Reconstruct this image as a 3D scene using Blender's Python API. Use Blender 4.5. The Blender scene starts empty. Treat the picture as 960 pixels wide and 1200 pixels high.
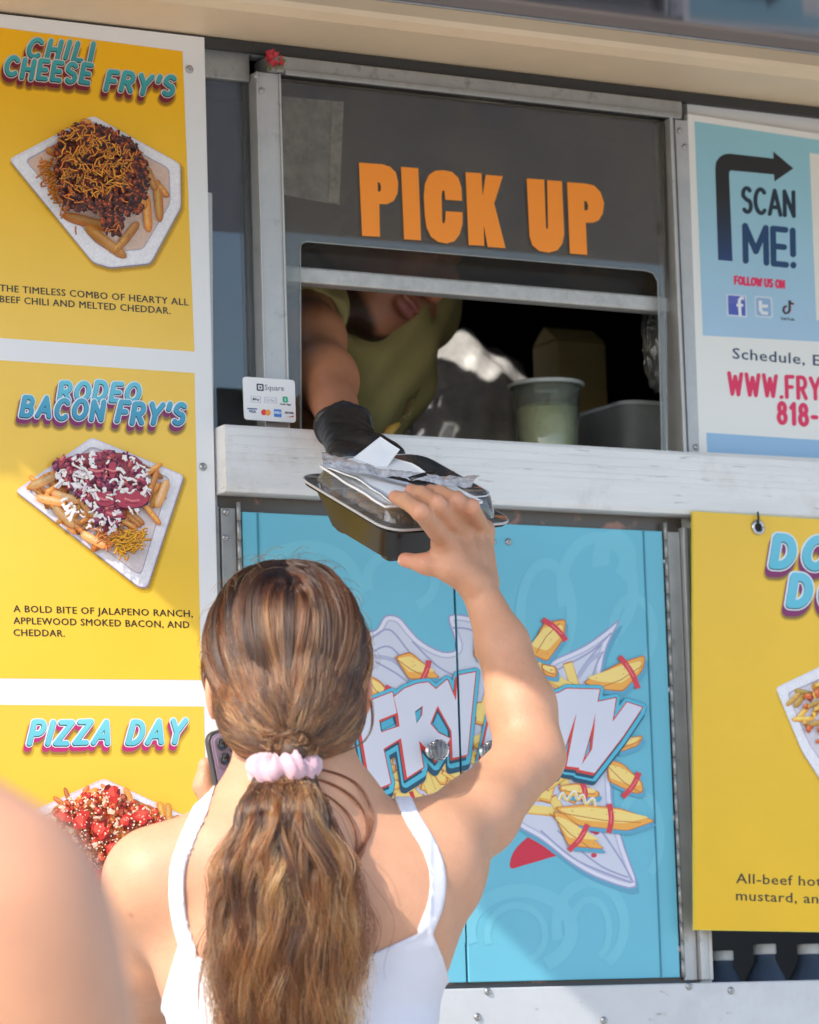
import bpy, bmesh, math, random
import numpy as np
from mathutils import Vector, Matrix
R = math.radians
rng = np.random.default_rng(7)
random.seed(7)
scene = bpy.context.scene
COL = scene.collection

# ------------------------------------------------------------------ camera
F_PX = 4300.0                       # focal length in pixels of a 960 px wide picture
YAW, PITCH, ROLL = R(29.27), R(8.09), R(-1.78)
D0 = 4.6                            # distance to the truck's side along the view axis
fw = np.array([math.sin(YAW) * math.cos(PITCH), math.cos(YAW) * math.cos(PITCH), math.sin(PITCH)])
_r = np.array([math.cos(YAW), -math.sin(YAW), 0.0])
_u = np.cross(_r, fw)
cr = math.cos(ROLL) * _r + math.sin(ROLL) * _u
cu = -math.sin(ROLL) * _r + math.cos(ROLL) * _u
CZ = 1.15
cam_pos = np.array([0.0, 0.0, CZ + D0 * fw[2]]) - fw * D0
cam_d = bpy.data.cameras.new('camera')
cam = bpy.data.objects.new('camera', cam_d)
COL.objects.link(cam)
cam.matrix_world = Matrix(((cr[0], cu[0], -fw[0], cam_pos[0]), (cr[1], cu[1], -fw[1], cam_pos[1]),
                           (cr[2], cu[2], -fw[2], cam_pos[2]), (0, 0, 0, 1)))
cam_d.sensor_fit = 'HORIZONTAL'
cam_d.sensor_width = 36.0
cam_d.lens = 36.0 * F_PX / 960.0
cam_d.clip_start = 0.05
cam_d.clip_end = 2000.0
cam_d.dof.use_dof = True
cam_d.dof.focus_distance = 4.22
cam_d.dof.aperture_fstop = 10.0
scene.camera = cam

# ------------------------------------------------------------------ light
SUN_D = np.array([1.2, 0.48, -1.055]); SUN_D /= np.linalg.norm(SUN_D)
world = bpy.data.worlds.new('World'); scene.world = world; world.use_nodes = True
nt = world.node_tree; nt.nodes.clear()
sky = nt.nodes.new('ShaderNodeTexSky'); sky.sky_type = 'NISHITA'; sky.sun_disc = False
sky.sun_elevation = math.asin(-SUN_D[2]); sky.sun_rotation = math.atan2(-SUN_D[0], -SUN_D[1])
sky.air_density = 1.0; sky.dust_density = 1.6; sky.ozone_density = 1.0
bg = nt.nodes.new('ShaderNodeBackground'); bg.inputs[1].default_value = 0.15
wo = nt.nodes.new('ShaderNodeOutputWorld')
nt.links.new(sky.outputs[0], bg.inputs[0]); nt.links.new(bg.outputs[0], wo.inputs[0])
sl = bpy.data.lights.new('sun', 'SUN'); sl.energy = 2.0; sl.angle = R(0.55); sl.color = (1.0, 0.92, 0.80)
so = bpy.data.objects.new('sun', sl); COL.objects.link(so)
so.rotation_euler = Vector(SUN_D).to_track_quat('-Z', 'Y').to_euler()
so.location = (-6, -4, 6)
vs = scene.view_settings
scene.display_settings.display_device = 'sRGB'
vs.view_transform = 'Standard'; vs.look = 'None'; vs.gamma = 1.0; vs.use_curve_mapping = False
vs.exposure = 1.25
cy = scene.cycles
cy.use_denoising = True
cy.max_bounces = 10; cy.transparent_max_bounces = 24; cy.transmission_bounces = 8; cy.glossy_bounces = 5; cy.diffuse_bounces = 4
cy.caustics_reflective = False; cy.caustics_refractive = False
cy.sample_clamp_indirect = 6.0

# ------------------------------------------------------------------ helpers
def ray(px, py):
    v = fw + cr * ((px - 480.0) / F_PX) - cu * ((py - 600.0) / F_PX)
    return v
def P(px, py, d):                   # a point seen at a pixel, at depth d along the view axis
    return cam_pos + ray(px, py) * d
def W(px, py, y=0.0):               # a point seen at a pixel, on the plane parallel to the truck's side at depth y
    v = ray(px, py)
    return cam_pos + v * ((y - cam_pos[1]) / v[1])
def PL(px, py, o, n):               # a point seen at a pixel on any plane
    v = ray(px, py)
    return cam_pos + v * (((o - cam_pos) @ n) / (v @ n))
def s2l(c):
    c = np.asarray(c, float) / 255.0
    return tuple(np.where(c <= 0.04045, c / 12.92, ((c + 0.055) / 1.055) ** 2.4))

MATS = {}
def mat(name, color=(0.5, 0.5, 0.5), rough=0.5, metal=0.0, spec=0.5, var=0.0, vscale=30.0, bump=0.0, bscale=200.0, vcol=False,
        sss=0.0, sss_r=(0.01, 0.004, 0.002), coat=0.0, rvar=0.0, stretch=None, sheen=0.0):
    if name in MATS: return MATS[name]
    m = bpy.data.materials.new(name); m.use_nodes = True
    t = m.node_tree; b = t.nodes['Principled BSDF']
    b.inputs['Base Color'].default_value = (*color, 1)
    b.inputs['Roughness'].default_value = rough; b.inputs['Metallic'].default_value = metal
    b.inputs['Specular IOR Level'].default_value = spec
    if coat: b.inputs['Coat Weight'].default_value = coat; b.inputs['Coat Roughness'].default_value = 0.08
    if sheen: b.inputs['Sheen Weight'].default_value = sheen
    if sss:
        b.inputs['Subsurface Weight'].default_value = sss
        b.inputs['Subsurface Radius'].default_value = sss_r; b.inputs['Subsurface Scale'].default_value = 1.0
    tc = t.nodes.new('ShaderNodeTexCoord'); mp = t.nodes.new('ShaderNodeMapping')
    t.links.new(tc.outputs['Object'], mp.inputs[0])
    if stretch: mp.inputs['Scale'].default_value = stretch
    src = None
    if vcol:
        a = t.nodes.new('ShaderNodeAttribute'); a.attribute_name = 'Col'; src = a.outputs['Color']
    if var:
        n = t.nodes.new('ShaderNodeTexNoise'); n.inputs['Scale'].default_value = vscale; n.inputs['Detail'].default_value = 7
        n.inputs['Roughness'].default_value = 0.65
        t.links.new(mp.outputs[0], n.inputs['Vector'])
        mr = t.nodes.new('ShaderNodeMapRange'); mr.inputs[1].default_value = 0.3; mr.inputs[2].default_value = 0.7
        mr.inputs[3].default_value = 1 - var; mr.inputs[4].default_value = 1 + var * 0.6
        t.links.new(n.outputs[0], mr.inputs[0])
        mx = t.nodes.new('ShaderNodeMix'); mx.data_type = 'RGBA'; mx.blend_type = 'MULTIPLY'; mx.inputs[0].default_value = 1
        if src is not None: t.links.new(src, mx.inputs[6])
        else: mx.inputs[6].default_value = (*color, 1)
        t.links.new(mr.outputs[0], mx.inputs[7]); src = mx.outputs[2]
        if rvar:
            m2 = t.nodes.new('ShaderNodeMapRange'); m2.inputs[1].default_value = 0.3; m2.inputs[2].default_value = 0.7
            m2.inputs[3].default_value = max(0.03, rough - rvar); m2.inputs[4].default_value = rough + rvar
            t.links.new(n.outputs[0], m2.inputs[0]); t.links.new(m2.outputs[0], b.inputs['Roughness'])
    if src is not None: t.links.new(src, b.inputs['Base Color'])
    if bump:
        n2 = t.nodes.new('ShaderNodeTexNoise'); n2.inputs['Scale'].default_value = bscale; n2.inputs['Detail'].default_value = 4
        t.links.new(mp.outputs[0], n2.inputs['Vector'])
        bp = t.nodes.new('ShaderNodeBump'); bp.inputs['Strength'].default_value = bump; bp.inputs['Distance'].default_value = 0.002
        t.links.new(n2.outputs[0], bp.inputs['Height']); t.links.new(bp.outputs[0], b.inputs['Normal'])
    MATS[name] = m
    return m

def grime_or_reflection(m, color, scale, lo, hi, stretch=(1, 1, 1), amount=0.8, wave=None):
    """blotches and scratches of another colour over a material's base colour"""
    t = m.node_tree; b = t.nodes['Principled BSDF']; inp = b.inputs['Base Color']
    tc = t.nodes.new('ShaderNodeTexCoord'); mp = t.nodes.new('ShaderNodeMapping'); mp.inputs['Scale'].default_value = stretch
    t.links.new(tc.outputs['Object'], mp.inputs[0])
    n = t.nodes.new('ShaderNodeTexNoise'); n.inputs['Scale'].default_value = scale; n.inputs['Detail'].default_value = 8; n.inputs['Roughness'].default_value = 0.7
    t.links.new(mp.outputs[0], n.inputs['Vector'])
    mr = t.nodes.new('ShaderNodeMapRange'); mr.inputs[1].default_value = lo; mr.inputs[2].default_value = hi; mr.inputs[4].default_value = amount
    t.links.new(n.outputs[0], mr.inputs[0])
    mx = t.nodes.new('ShaderNodeMix'); mx.data_type = 'RGBA'
    t.links.new(mr.outputs[0], mx.inputs[0])
    if inp.links: t.links.new(inp.links[0].from_socket, mx.inputs[6])
    else: mx.inputs[6].default_value = inp.default_value
    mx.inputs[7].default_value = (*color, 1)
    t.links.new(mx.outputs[2], inp)
    return m

def glass_mat(name, tint=(1, 1, 1), dirt_or_reflection=0.0, dirt_or_reflection_col=(0.3, 0.28, 0.24), ior=1.5, scale=14.0):
    """thin pane: sees through, mirrors at its Fresnel angle, with a diffuse film for dust and painted reflections"""
    m = bpy.data.materials.new(name); m.use_nodes = True
    t = m.node_tree; t.nodes.clear()
    out = t.nodes.new('ShaderNodeOutputMaterial')
    tr = t.nodes.new('ShaderNodeBsdfTransparent'); tr.inputs[0].default_value = (*tint, 1)
    gl = t.nodes.new('ShaderNodeBsdfGlossy'); gl.inputs['Roughness'].default_value = 0.015
    fr = t.nodes.new('ShaderNodeFresnel'); fr.inputs[0].default_value = ior
    mu = t.nodes.new('ShaderNodeMath'); mu.operation = 'MULTIPLY'; mu.inputs[1].default_value = 2.2; mu.use_clamp = True
    t.links.new(fr.outputs[0], mu.inputs[0])
    a = t.nodes.new('ShaderNodeMixShader'); t.links.new(mu.outputs[0], a.inputs[0]); t.links.new(tr.outputs[0], a.inputs[1]); t.links.new(gl.outputs[0], a.inputs[2])
    last = a.outputs[0]
    if dirt_or_reflection:
        df = t.nodes.new('ShaderNodeBsdfDiffuse'); df.inputs[0].default_value = (*dirt_or_reflection_col, 1)
        tc = t.nodes.new('ShaderNodeTexCoord')
        n = t.nodes.new('ShaderNodeTexNoise'); n.inputs['Scale'].default_value = scale; n.inputs['Detail'].default_value = 9; n.inputs['Roughness'].default_value = 0.72
        t.links.new(tc.outputs['Object'], n.inputs['Vector'])
        mr = t.nodes.new('ShaderNodeMapRange'); mr.inputs[1].default_value = 0.3; mr.inputs[2].default_value = 0.75
        mr.inputs[3].default_value = dirt_or_reflection * 0.3; mr.inputs[4].default_value = dirt_or_reflection * 1.75
        t.links.new(n.outputs[0], mr.inputs[0])
        c = t.nodes.new('ShaderNodeMixShader'); t.links.new(mr.outputs[0], c.inputs[0]); t.links.new(last, c.inputs[1]); t.links.new(df.outputs[0], c.inputs[2])
        last = c.outputs[0]
    t.links.new(last, out.inputs[0])
    MATS[name] = m
    return m

def link(name, me, m=None, parent=None, smooth=False, bevel=0.0):
    o = bpy.data.objects.new(name, me); COL.objects.link(o)
    if m is not None:
        for x in (m if isinstance(m, (list, tuple)) else [m]): me.materials.append(x)
    if smooth:
        me.polygons.foreach_set('use_smooth', np.ones(len(me.polygons), dtype=bool))
    if parent is not None: adopt(o, parent)
    if bevel:
        b = o.modifiers.new('edge', 'BEVEL'); b.width = bevel; b.segments = 2; b.limit_method = 'ANGLE'; b.angle_limit = R(40)
    return o
def world_loc(o):
    l = Vector(o.location)
    return l if o.parent is None else l
def adopt(o, parent):
    o.parent = parent
    m = Matrix.Identity(4); p = parent; chain = []
    while p is not None: chain.append(p); p = p.parent
    for p in reversed(chain):
        m = m @ p.matrix_parent_inverse @ p.matrix_basis
    o.matrix_parent_inverse = m.inverted()
def obj(name, verts, faces, m=None, parent=None, smooth=False, bevel=0.0):
    me = bpy.data.meshes.new(name)
    me.from_pydata([tuple(map(float, v)) for v in verts], [], [tuple(map(int, f)) for f in faces]); me.validate(); me.update()
    return link(name, me, m, parent, smooth, bevel)
def thing(name, loc, label, cat, group=None):
    o = bpy.data.objects.new(name, None); COL.objects.link(o); o.location = tuple(map(float, loc)); o.empty_display_size = 0.1
    o['label'] = label; o['category'] = cat
    if group: o['group'] = group
    return o
def tag(o, label=None, cat=None, group=None, kind=None):
    for k, v in (('label', label), ('category', cat), ('group', group), ('kind', kind)):
        if v: o[k] = v
    return o

class MB:                            # collects solids into one mesh
    def __init__(s): s.v = []; s.f = []
    def add(s, v, f):
        n = len(s.v); s.v += [tuple(map(float, q)) for q in v]; s.f += [tuple(int(i) + n for i in q) for q in f]; return s
    def box(s, a, b):
        x0, y0, z0 = np.minimum(a, b); x1, y1, z1 = np.maximum(a, b)
        return s.add([(x0, y0, z0), (x1, y0, z0), (x1, y1, z0), (x0, y1, z0), (x0, y0, z1), (x1, y0, z1), (x1, y1, z1), (x0, y1, z1)],
                     [(3, 2, 1, 0), (4, 5, 6, 7), (0, 1, 5, 4), (1, 2, 6, 5), (2, 3, 7, 6), (3, 0, 4, 7)])
    def prism(s, pts, d):            # pts: 3d loop, d: extrusion vector
        n = len(pts); pts = [np.asarray(p, float) for p in pts]; d = np.asarray(d, float)
        return s.add(pts + [p + d for p in pts], [tuple(range(n)), tuple(range(2 * n - 1, n - 1, -1))] + [((i + 1) % n, i, n + i, n + (i + 1) % n) for i in range(n)])
    def panel(s, pix, y, t):         # picture-traced outline on the plane y, t thick
        return s.prism([W(a, b, y) for a, b in pix][::-1], (0, t, 0))
    def lathe(s, c, prof, n=24, axis=(0, 0, 1)):
        ax = Vector(axis).normalized(); q = Vector((0, 0, 1)).rotation_difference(ax)
        v = []; f = []
        for r, h in prof:
            for k in range(n):
                a = 2 * math.pi * k / n
                v.append(np.array(q @ Vector((r * math.cos(a), r * math.sin(a), h))) + np.asarray(c, float))
        for i in range(len(prof) - 1):
            for k in range(n):
                f.append((i * n + k, i * n + (k + 1) % n, (i + 1) * n + (k + 1) % n, (i + 1) * n + k))
        if prof[0][0] > 1e-6: f.append(tuple(range(n - 1, -1, -1)))
        if prof[-1][0] > 1e-6: f.append(tuple(range((len(prof) - 1) * n, len(prof) * n)))
        return s.add(v, f)
    def tube(s, pts, rad, n=10):
        pts = [np.asarray(p, float) for p in pts]; rad = rad if hasattr(rad, '__len__') else [rad] * len(pts)
        v = []; f = []; up = np.array([0.13, 0.31, 0.94])
        for i, p in enumerate(pts):
            d = pts[min(i + 1, len(pts) - 1)] - pts[max(i - 1, 0)]; d = d / (np.linalg.norm(d) + 1e-12)
            a = np.cross(d, up); a /= np.linalg.norm(a) + 1e-12; b = np.cross(d, a)
            for k in range(n):
                t = 2 * math.pi * k / n; v.append(p + rad[i] * (math.cos(t) * a + math.sin(t) * b))
        for i in range(len(pts) - 1):
            for k in range(n): f.append((i * n + k, i * n + (k + 1) % n, (i + 1) * n + (k + 1) % n, (i + 1) * n + k))
        f.append(tuple(range(n - 1, -1, -1))); f.append(tuple(range((len(pts) - 1) * n, len(pts) * n)))
        return s.add(v, f)
    def build(s, name, m, parent=None, smooth=False, bevel=0.0):
        return obj(name, s.v, s.f, m, parent, smooth, bevel)

# ---- flat printing: coloured shapes lying on a plane of the truck ----
class Print:
    def __init__(s, y, step=8e-6): s.y = y; s.step = step; s.v = []; s.f = []; s.c = []; s.k = 0
    def up(s, n=1): s.k += n
    def yy(s): return s.y - s.k * s.step
    def poly(s, pts, col):
        s.k += 1; y = s.yy(); n = len(s.v)
        a = sum(pts[i][0] * pts[(i + 1) % len(pts)][1] - pts[(i + 1) % len(pts)][0] * pts[i][1] for i in range(len(pts)))
        if a > 0: pts = pts[::-1]
        s.v += [W(p[0], p[1], y) for p in pts]; s.f.append(tuple(range(n, n + len(pts)))); s.c.append(s2l(col))
    def sheet(s, v2, faces, cols):
        s.k += 1; y = s.yy(); n = len(s.v)
        s.v += [W(p[0], p[1], y) for p in v2]; s.f += [tuple(i + n for i in q) for q in faces]
        s.c += [s2l(c) for c in cols]
    def strip(s, path, w, col):
        path = [np.asarray(p, float) for p in path]; L = []; Rr = []
        for i, p in enumerate(path):
            d = path[min(i + 1, len(path) - 1)] - path[max(i - 1, 0)]; d = d / (np.linalg.norm(d) + 1e-9); nn = np.array([-d[1], d[0]]) * w / 2
            L.append(p + nn); Rr.append(p - nn)
        s.k += 1; y = s.yy(); n = len(s.v); m = len(path)
        s.v += [W(p[0], p[1], y) for p in L + Rr]
        for i in range(m - 1): s.f.append((n + i, n + i + 1, n + m + i + 1, n + m + i)); s.c.append(s2l(col))
    def build(s, name, m, parent=None):
        me = bpy.data.meshes.new(name); me.from_pydata([tuple(map(float, v)) for v in s.v], [], s.f); me.update()
        ca = me.color_attributes.new('Col', 'FLOAT_COLOR', 'CORNER')
        data = np.ones((len(me.loops), 4), np.float32)
        i = 0
        for q, c in zip(s.f, s.c):
            data[i:i + len(q), :3] = c; i += len(q)
        ca.data.foreach_set('color', data.ravel())
        return link(name, me, m, parent)

def field_fill(pr, d, xs, ys, level, colfn):
    """fills {d < level} of a sampled 2-d distance field, whole cells joined into runs"""
    f = d - level
    v = []; faces = []; cols = []
    ins = f < 0
    full = ins[:-1, :-1] & ins[1:, :-1] & ins[:-1, 1:] & ins[1:, 1:]
    anyi = ins[:-1, :-1] | ins[1:, :-1] | ins[:-1, 1:] | ins[1:, 1:]
    for j in range(full.shape[0]):
        row = full[j]; i = 0; N = len(row)
        if not anyi[j].any(): continue
        while i < N:
            if row[i]:
                k = i
                while k < N and row[k] and k - i < 60: k += 1
                n = len(v); v += [(xs[i], ys[j]), (xs[i], ys[j + 1]), (xs[k], ys[j + 1]), (xs[k], ys[j])]
                faces.append((n, n + 1, n + 2, n + 3)); cols.append(colfn(0.5 * (xs[i] + xs[k]), ys[j])); i = k
            elif anyi[j, i]:
                cs = [(i, j), (i, j + 1), (i + 1, j + 1), (i + 1, j)]
                pts = []
                for q in range(4):
                    a = cs[q]; b = cs[(q + 1) % 4]; fa = f[a[1], a[0]]; fb = f[b[1], b[0]]
                    if fa < 0: pts.append((xs[a[0]], ys[a[1]]))
                    if (fa < 0) != (fb < 0):
                        t = fa / (fa - fb); pts.append((xs[a[0]] + t * (xs[b[0]] - xs[a[0]]), ys[a[1]] + t * (ys[b[1]] - ys[a[1]])))
                if len(pts) >= 3:
                    n = len(v); v += pts; faces.append(tuple(range(n, n + len(pts)))); cols.append(colfn(pts[0][0], pts[0][1]))
                i += 1
            else: i += 1
    if faces: pr.sheet(v, faces, cols)

def arc(cx, cy_, rx, ry, a0, a1, n=12):
    return [(cx + rx * math.cos(R(a0 + (a1 - a0) * i / n)), cy_ + ry * math.sin(R(a0 + (a1 - a0) * i / n))) for i in range(n + 1)]
GL = {
 'A': (.8, [[(0, 0), (.4, 1), (.8, 0)], [(.17, .3), (.63, .3)]]),
 'B': (.62, [[(0, 0), (0, 1), (.34, 1)] + arc(.34, .76, .22, .24, 90, -90) + [(0, .52)], [(.34, .52)] + arc(.36, .26, .26, .26, 90, -90) + [(0, 0)]]),
 'C': (.72, [arc(.4, .5, .4, .5, 48, 312, 18)]),
 'D': (.68, [[(0, 0), (0, 1), (.24, 1)] + arc(.24, .5, .44, .5, 90, -90, 16) + [(0, 0)]]),
 'E': (.52, [[(.52, 1), (0, 1), (0, 0), (.52, 0)], [(0, .5), (.45, .5)]]),
 'F': (.52, [[(.52, 1), (0, 1), (0, 0)], [(0, .5), (.44, .5)]]),
 'H': (.66, [[(0, 0), (0, 1)], [(.66, 0), (.66, 1)], [(0, .5), (.66, .5)]]),
 'I': (.02, [[(.01, 0), (.01, 1)]]),
 'K': (.66, [[(0, 0), (0, 1)], [(.62, 1), (.06, .47)], [(.2, .6), (.66, 0)]]),
 'L': (.5, [[(0, 1), (0, 0), (.5, 0)]]),
 'M': (.86, [[(0, 0), (0, 1), (.43, .3), (.86, 1), (.86, 0)]]),
 'N': (.66, [[(0, 0), (0, 1), (.66, 0), (.66, 1)]]),
 'O': (.8, [arc(.4, .5, .4, .5, 0, 360, 22)]),
 'P': (.6, [[(0, 0), (0, 1), (.32, 1)] + arc(.32, .72, .28, .28, 90, -90) + [(0, .44)]]),
 'R': (.62, [[(0, 0), (0, 1), (.32, 1)] + arc(.32, .73, .28, .27, 90, -90) + [(0, .46)], [(.3, .46), (.62, 0)]]),
 'S': (.6, [arc(.3, .74, .28, .26, 40, 200, 10) + [(.3, .5)] + arc(.3, .26, .28, .26, 60, -140, 12)]),
 'T': (.66, [[(0, 1), (.66, 1)], [(.33, 1), (.33, 0)]]),
 'U': (.66, [[(0, 1), (0, .33)] + arc(.33, .33, .33, .33, 180, 360) + [(.66, 1)]]),
 'W': (1.0, [[(0, 1), (.25, 0), (.5, .85), (.75, 0), (1, 1)]]),
 'Y': (.72, [[(0, 1), (.36, .45), (.72, 1)], [(.36, .45), (.36, 0)]]),
 'Z': (.62, [[(0, 1), (.62, 1), (0, 0), (.62, 0)]]),
 "'": (.02, [[(.03, 1), (0, .74)]]), '.': (.02, [[(0, 0), (.02, 0)]]), '!': (.02, [[(0, .32), (0, 1)], [(0, 0), (0, .02)]]),
 '-': (.3, [[(0, .42), (.3, .42)]]), '1': (.24, [[(0, .8), (.22, 1), (.22, 0)]]),
 '8': (.6, [arc(.3, .75, .25, .25, 0, 360, 16), arc(.3, .26, .3, .27, 0, 360, 16)]),
 '9': (.6, [arc(.3, .7, .3, .3, 0, 360, 16), [(.6, .7)] + arc(.28, .28, .32, .3, 0, -120, 8)]),
}
def stroke_segments(text, p0, p1, cap, thick, gap=.3, slant=0.0, jit=0.0, seed=1, up=(-.036, -1.0), space=.55, xs=1.0):
    """lays text from p0 to p1 (picture points on the plane); returns segments in picture points and the stroke half width"""
    rr = random.Random(seed); adv = []; x = 0.0
    for ch in text:
        if ch == ' ': adv.append((x, None)); x += space; continue
        w, st = GL[ch]; adv.append((x, st)); x += w + gap
    x -= gap
    p0 = np.asarray(p0, float); p1 = np.asarray(p1, float); b = (p1 - p0) / x; upv = np.asarray(up, float) * cap + b * slant
    segs = []
    for x0, st in adv:
        if st is None: continue
        dy = rr.uniform(-jit, jit); ang = rr.uniform(-jit, jit) * .9; sc = 1 + rr.uniform(-jit, jit) * .6
        for path in st:
            q = []
            for gx, gy in path:
                gx2 = gx + ang * (gy - .5); gy2 = (gy - .5) * sc + .5 + dy - ang * (gx - .3)
                q.append(p0 + b * (x0 + gx2) + upv * gy2)
            for i in range(len(q) - 1): segs.append((q[i], q[i + 1]))
    return segs, thick * cap / 2
def seg_field(segs, box, res, flat=False, flat_w=None):
    xs = np.arange(box[0], box[2] + res, res); ys = np.arange(box[1], box[3] + res, res)
    X, Y = np.meshgrid(xs, ys); d = np.full(X.shape, 1e3)
    for a, b in segs:
        e = b - a; L2 = e @ e + 1e-9; L = math.sqrt(L2); u = e / L
        if not flat:
            t = np.clip(((X - a[0]) * e[0] + (Y - a[1]) * e[1]) / L2, 0, 1)
            dd = np.hypot(X - a[0] - t * e[0], Y - a[1] - t * e[1])
        else:
            c = (a + b) / 2; qx = np.abs((X - c[0]) * u[0] + (Y - c[1]) * u[1]) - L / 2
            qy = np.abs(-(X - c[0]) * u[1] + (Y - c[1]) * u[0])
            dd = np.maximum(qy, qx + flat_w)      # flat ends: no farther than the stroke's own end
        d = np.minimum(d, dd)
    return d, xs, ys
def poly_field(polys, box, res, holes=()):
    xs = np.arange(box[0], box[2] + res, res); ys = np.arange(box[1], box[3] + res, res)
    X, Y = np.meshgrid(xs, ys); D = np.full(X.shape, 1e3)
    def pf(pts):
        d = np.full(X.shape, 1e3); ins = np.zeros(X.shape, bool); n = len(pts)
        for i in range(n):
            a = np.asarray(pts[i], float); b = np.asarray(pts[(i + 1) % n], float); e = b - a
            t = np.clip(((X - a[0]) * e[0] + (Y - a[1]) * e[1]) / (e @ e + 1e-9), 0, 1)
            d = np.minimum(d, np.hypot(X - a[0] - t * e[0], Y - a[1] - t * e[1]))
            c = (a[1] > Y) != (b[1] > Y)
            with np.errstate(divide='ignore', invalid='ignore'):
                ins ^= c & (X < (b[0] - a[0]) * (Y - a[1]) / (b[1] - a[1] + 1e-12) + a[0])
        return np.where(ins, -d, d)
    for p in polys: D = np.minimum(D, pf(p))
    for h in holes: D = np.maximum(D, -pf(h))
    return D, xs, ys

def segbox(segs, m):
    a = np.array([q for s_ in segs for q in s_]); return (a[:, 0].min() - m, a[:, 1].min() - m, a[:, 0].max() + m, a[:, 1].max() + m)
def comic(pr, lines, res=.45, side=(150, 25, 70), shadow=(95, 70, 30), fill=((98, 186, 205), (52, 140, 165)), edge=(222, 232, 240), out=.9, drop=(-2.0, 5.0)):
    """fat sticker lettering: soft print shadow, side colour, pale edge, two-tone face"""
    for segs, hw in lines:
        sh = [(a + np.array([drop[0], drop[1] + 3]), b + np.array([drop[0], drop[1] + 3])) for a, b in segs]
        d, xs, ys = seg_field(sh, segbox(sh, hw + 6), res * 1.6)
        for k, (lv, t) in enumerate(((3.4, .22), (2.2, .45), (1.0, .75))):
            field_fill(pr, d, xs, ys, hw + lv, lambda x, y, t=t: tuple(np.array(pr.ground) * (1 - t) + np.array(shadow) * t))
    for segs, hw in lines:
        n = 5
        ex = []
        for k in range(1, n + 1):
            o = np.array(drop) * k / n; ex += [(a + o, b + o) for a, b in segs]
        d, xs, ys = seg_field(ex, segbox(ex, hw + 4), res * 1.3)
        field_fill(pr, d, xs, ys, hw + out, lambda x, y: side)
    for segs, hw in lines:
        bx = segbox(segs, hw + 5); d, xs, ys = seg_field(segs, bx, res)
        field_fill(pr, d, xs, ys, hw + out, lambda x, y: edge)
        dk = [(a + np.array([.3, .6]), b + np.array([.3, .6])) for a, b in segs]
        d2, _, _ = seg_field(dk, bx, res); 
        field_fill(pr, np.maximum(d2, d - .25), xs, ys, hw - .3, lambda x, y: (30, 58, 74))
        m0, m1 = bx[1] + 5, bx[3] - 5
        d3, _, _ = seg_field([(a + np.array([.5, -.6]), b + np.array([.5, -.6])) for a, b in segs], bx, res)
        def cf(x, y):
            t = min(1, max(0, (y - m0) / (m1 - m0))); return tuple(np.array(fill[0]) * (1 - t) + np.array(fill[1]) * t)
        field_fill(pr, d3, xs, ys, hw - .75, cf)
def plain(pr, text, p0, p1, cap, thick, col, gap=.25, flat=False, res=.4, slant=0, space=.5, up=(-.036, -1.0), seed=1, jit=0):
    segs, hw = stroke_segments(text, p0, p1, cap, thick, gap, slant, jit, seed, up, space)
    d, xs, ys = seg_field(segs, segbox(segs, hw + 2), res, flat, hw)
    field_fill(pr, d, xs, ys, hw, (lambda x, y: col) if not callable(col) else col)
_fonts = {}
def typed(pr, text, p0, p1, cap, col, bold=0.0, up=(-.036, -1.0)):
    """small type set with Blender's built-in face, laid flat between two picture points"""
    cu_ = bpy.data.curves.new('type', 'FONT'); cu_.body = text; cu_.resolution_u = 2; cu_.space_character = 1.08
    o = bpy.data.objects.new('type', cu_); COL.objects.link(o)
    dg = bpy.context.evaluated_depsgraph_get(); dg.update()
    me = o.evaluated_get(dg).to_mesh()
    v = np.array([q.co[:2] for q in me.vertices]); fs = [tuple(p.vertices) for p in me.polygons]
    o.evaluated_get(dg).to_mesh_clear(); bpy.data.objects.remove(o); bpy.data.curves.remove(cu_)
    x0, x1 = v[:, 0].min(), v[:, 0].max(); p0 = np.asarray(p0, float); p1 = np.asarray(p1, float)
    b = (p1 - p0) / (x1 - x0); upv = np.asarray(up, float) * cap / 0.72
    q = p0 + np.outer(v[:, 0] - x0, b) + np.outer(v[:, 1], upv)
    for o2 in (((-.22, 0), (.22, 0), (0, .15)) if bold else ((0, 0),)):
        pr.sheet([tuple(t + np.array(o2)) for t in q], fs, [col] * len(fs))
# ------------------------------------------------------------------ ground
m_ground = mat('concrete', (0.46, 0.435, 0.39), 0.9, var=0.2, vscale=3.0, bump=0.4, bscale=60)
gr = obj('ground', [(-300, -300, 0), (300, -300, 0), (300, 300, 0), (-300, 300, 0)], [(0, 1, 2, 3)], m_ground); tag(gr, kind='structure')

# ------------------------------------------------------------------ the truck
truck = thing('food_truck', (0.3, 1.0, 0), 'white food truck with an open pick up window and teal painted doors', 'food truck')
m_white = grime_or_reflection(mat('truck_white', (0.74, 0.75, 0.76), 0.38, var=0.05, vscale=6, bump=0.02), (0.35, 0.33, 0.3), 22, 0.6, 0.75, amount=0.4)
m_alu = grime_or_reflection(mat('aluminium', (0.50, 0.50, 0.50), 0.42, metal=0.45, var=0.12, vscale=25, rvar=0.08, bump=0.05, bscale=300), (0.16, 0.15, 0.13), 40, 0.6, 0.75, amount=0.6)
m_alud = grime_or_reflection(mat('worn_aluminium', (0.36, 0.36, 0.35), 0.45, metal=0.5, var=0.2, vscale=30, rvar=0.1, bump=0.05, bscale=260), (0.07, 0.065, 0.055), 30, 0.55, 0.72, amount=0.7)
m_dark = mat('dark_gap', (0.03, 0.03, 0.03), 0.6)
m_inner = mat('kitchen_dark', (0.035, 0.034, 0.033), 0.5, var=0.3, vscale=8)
m_steel = mat('steel', (0.55, 0.56, 0.58), 0.28, metal=1.0)
m_rubber = mat('rubber', (0.02, 0.02, 0.02), 0.7)

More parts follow.
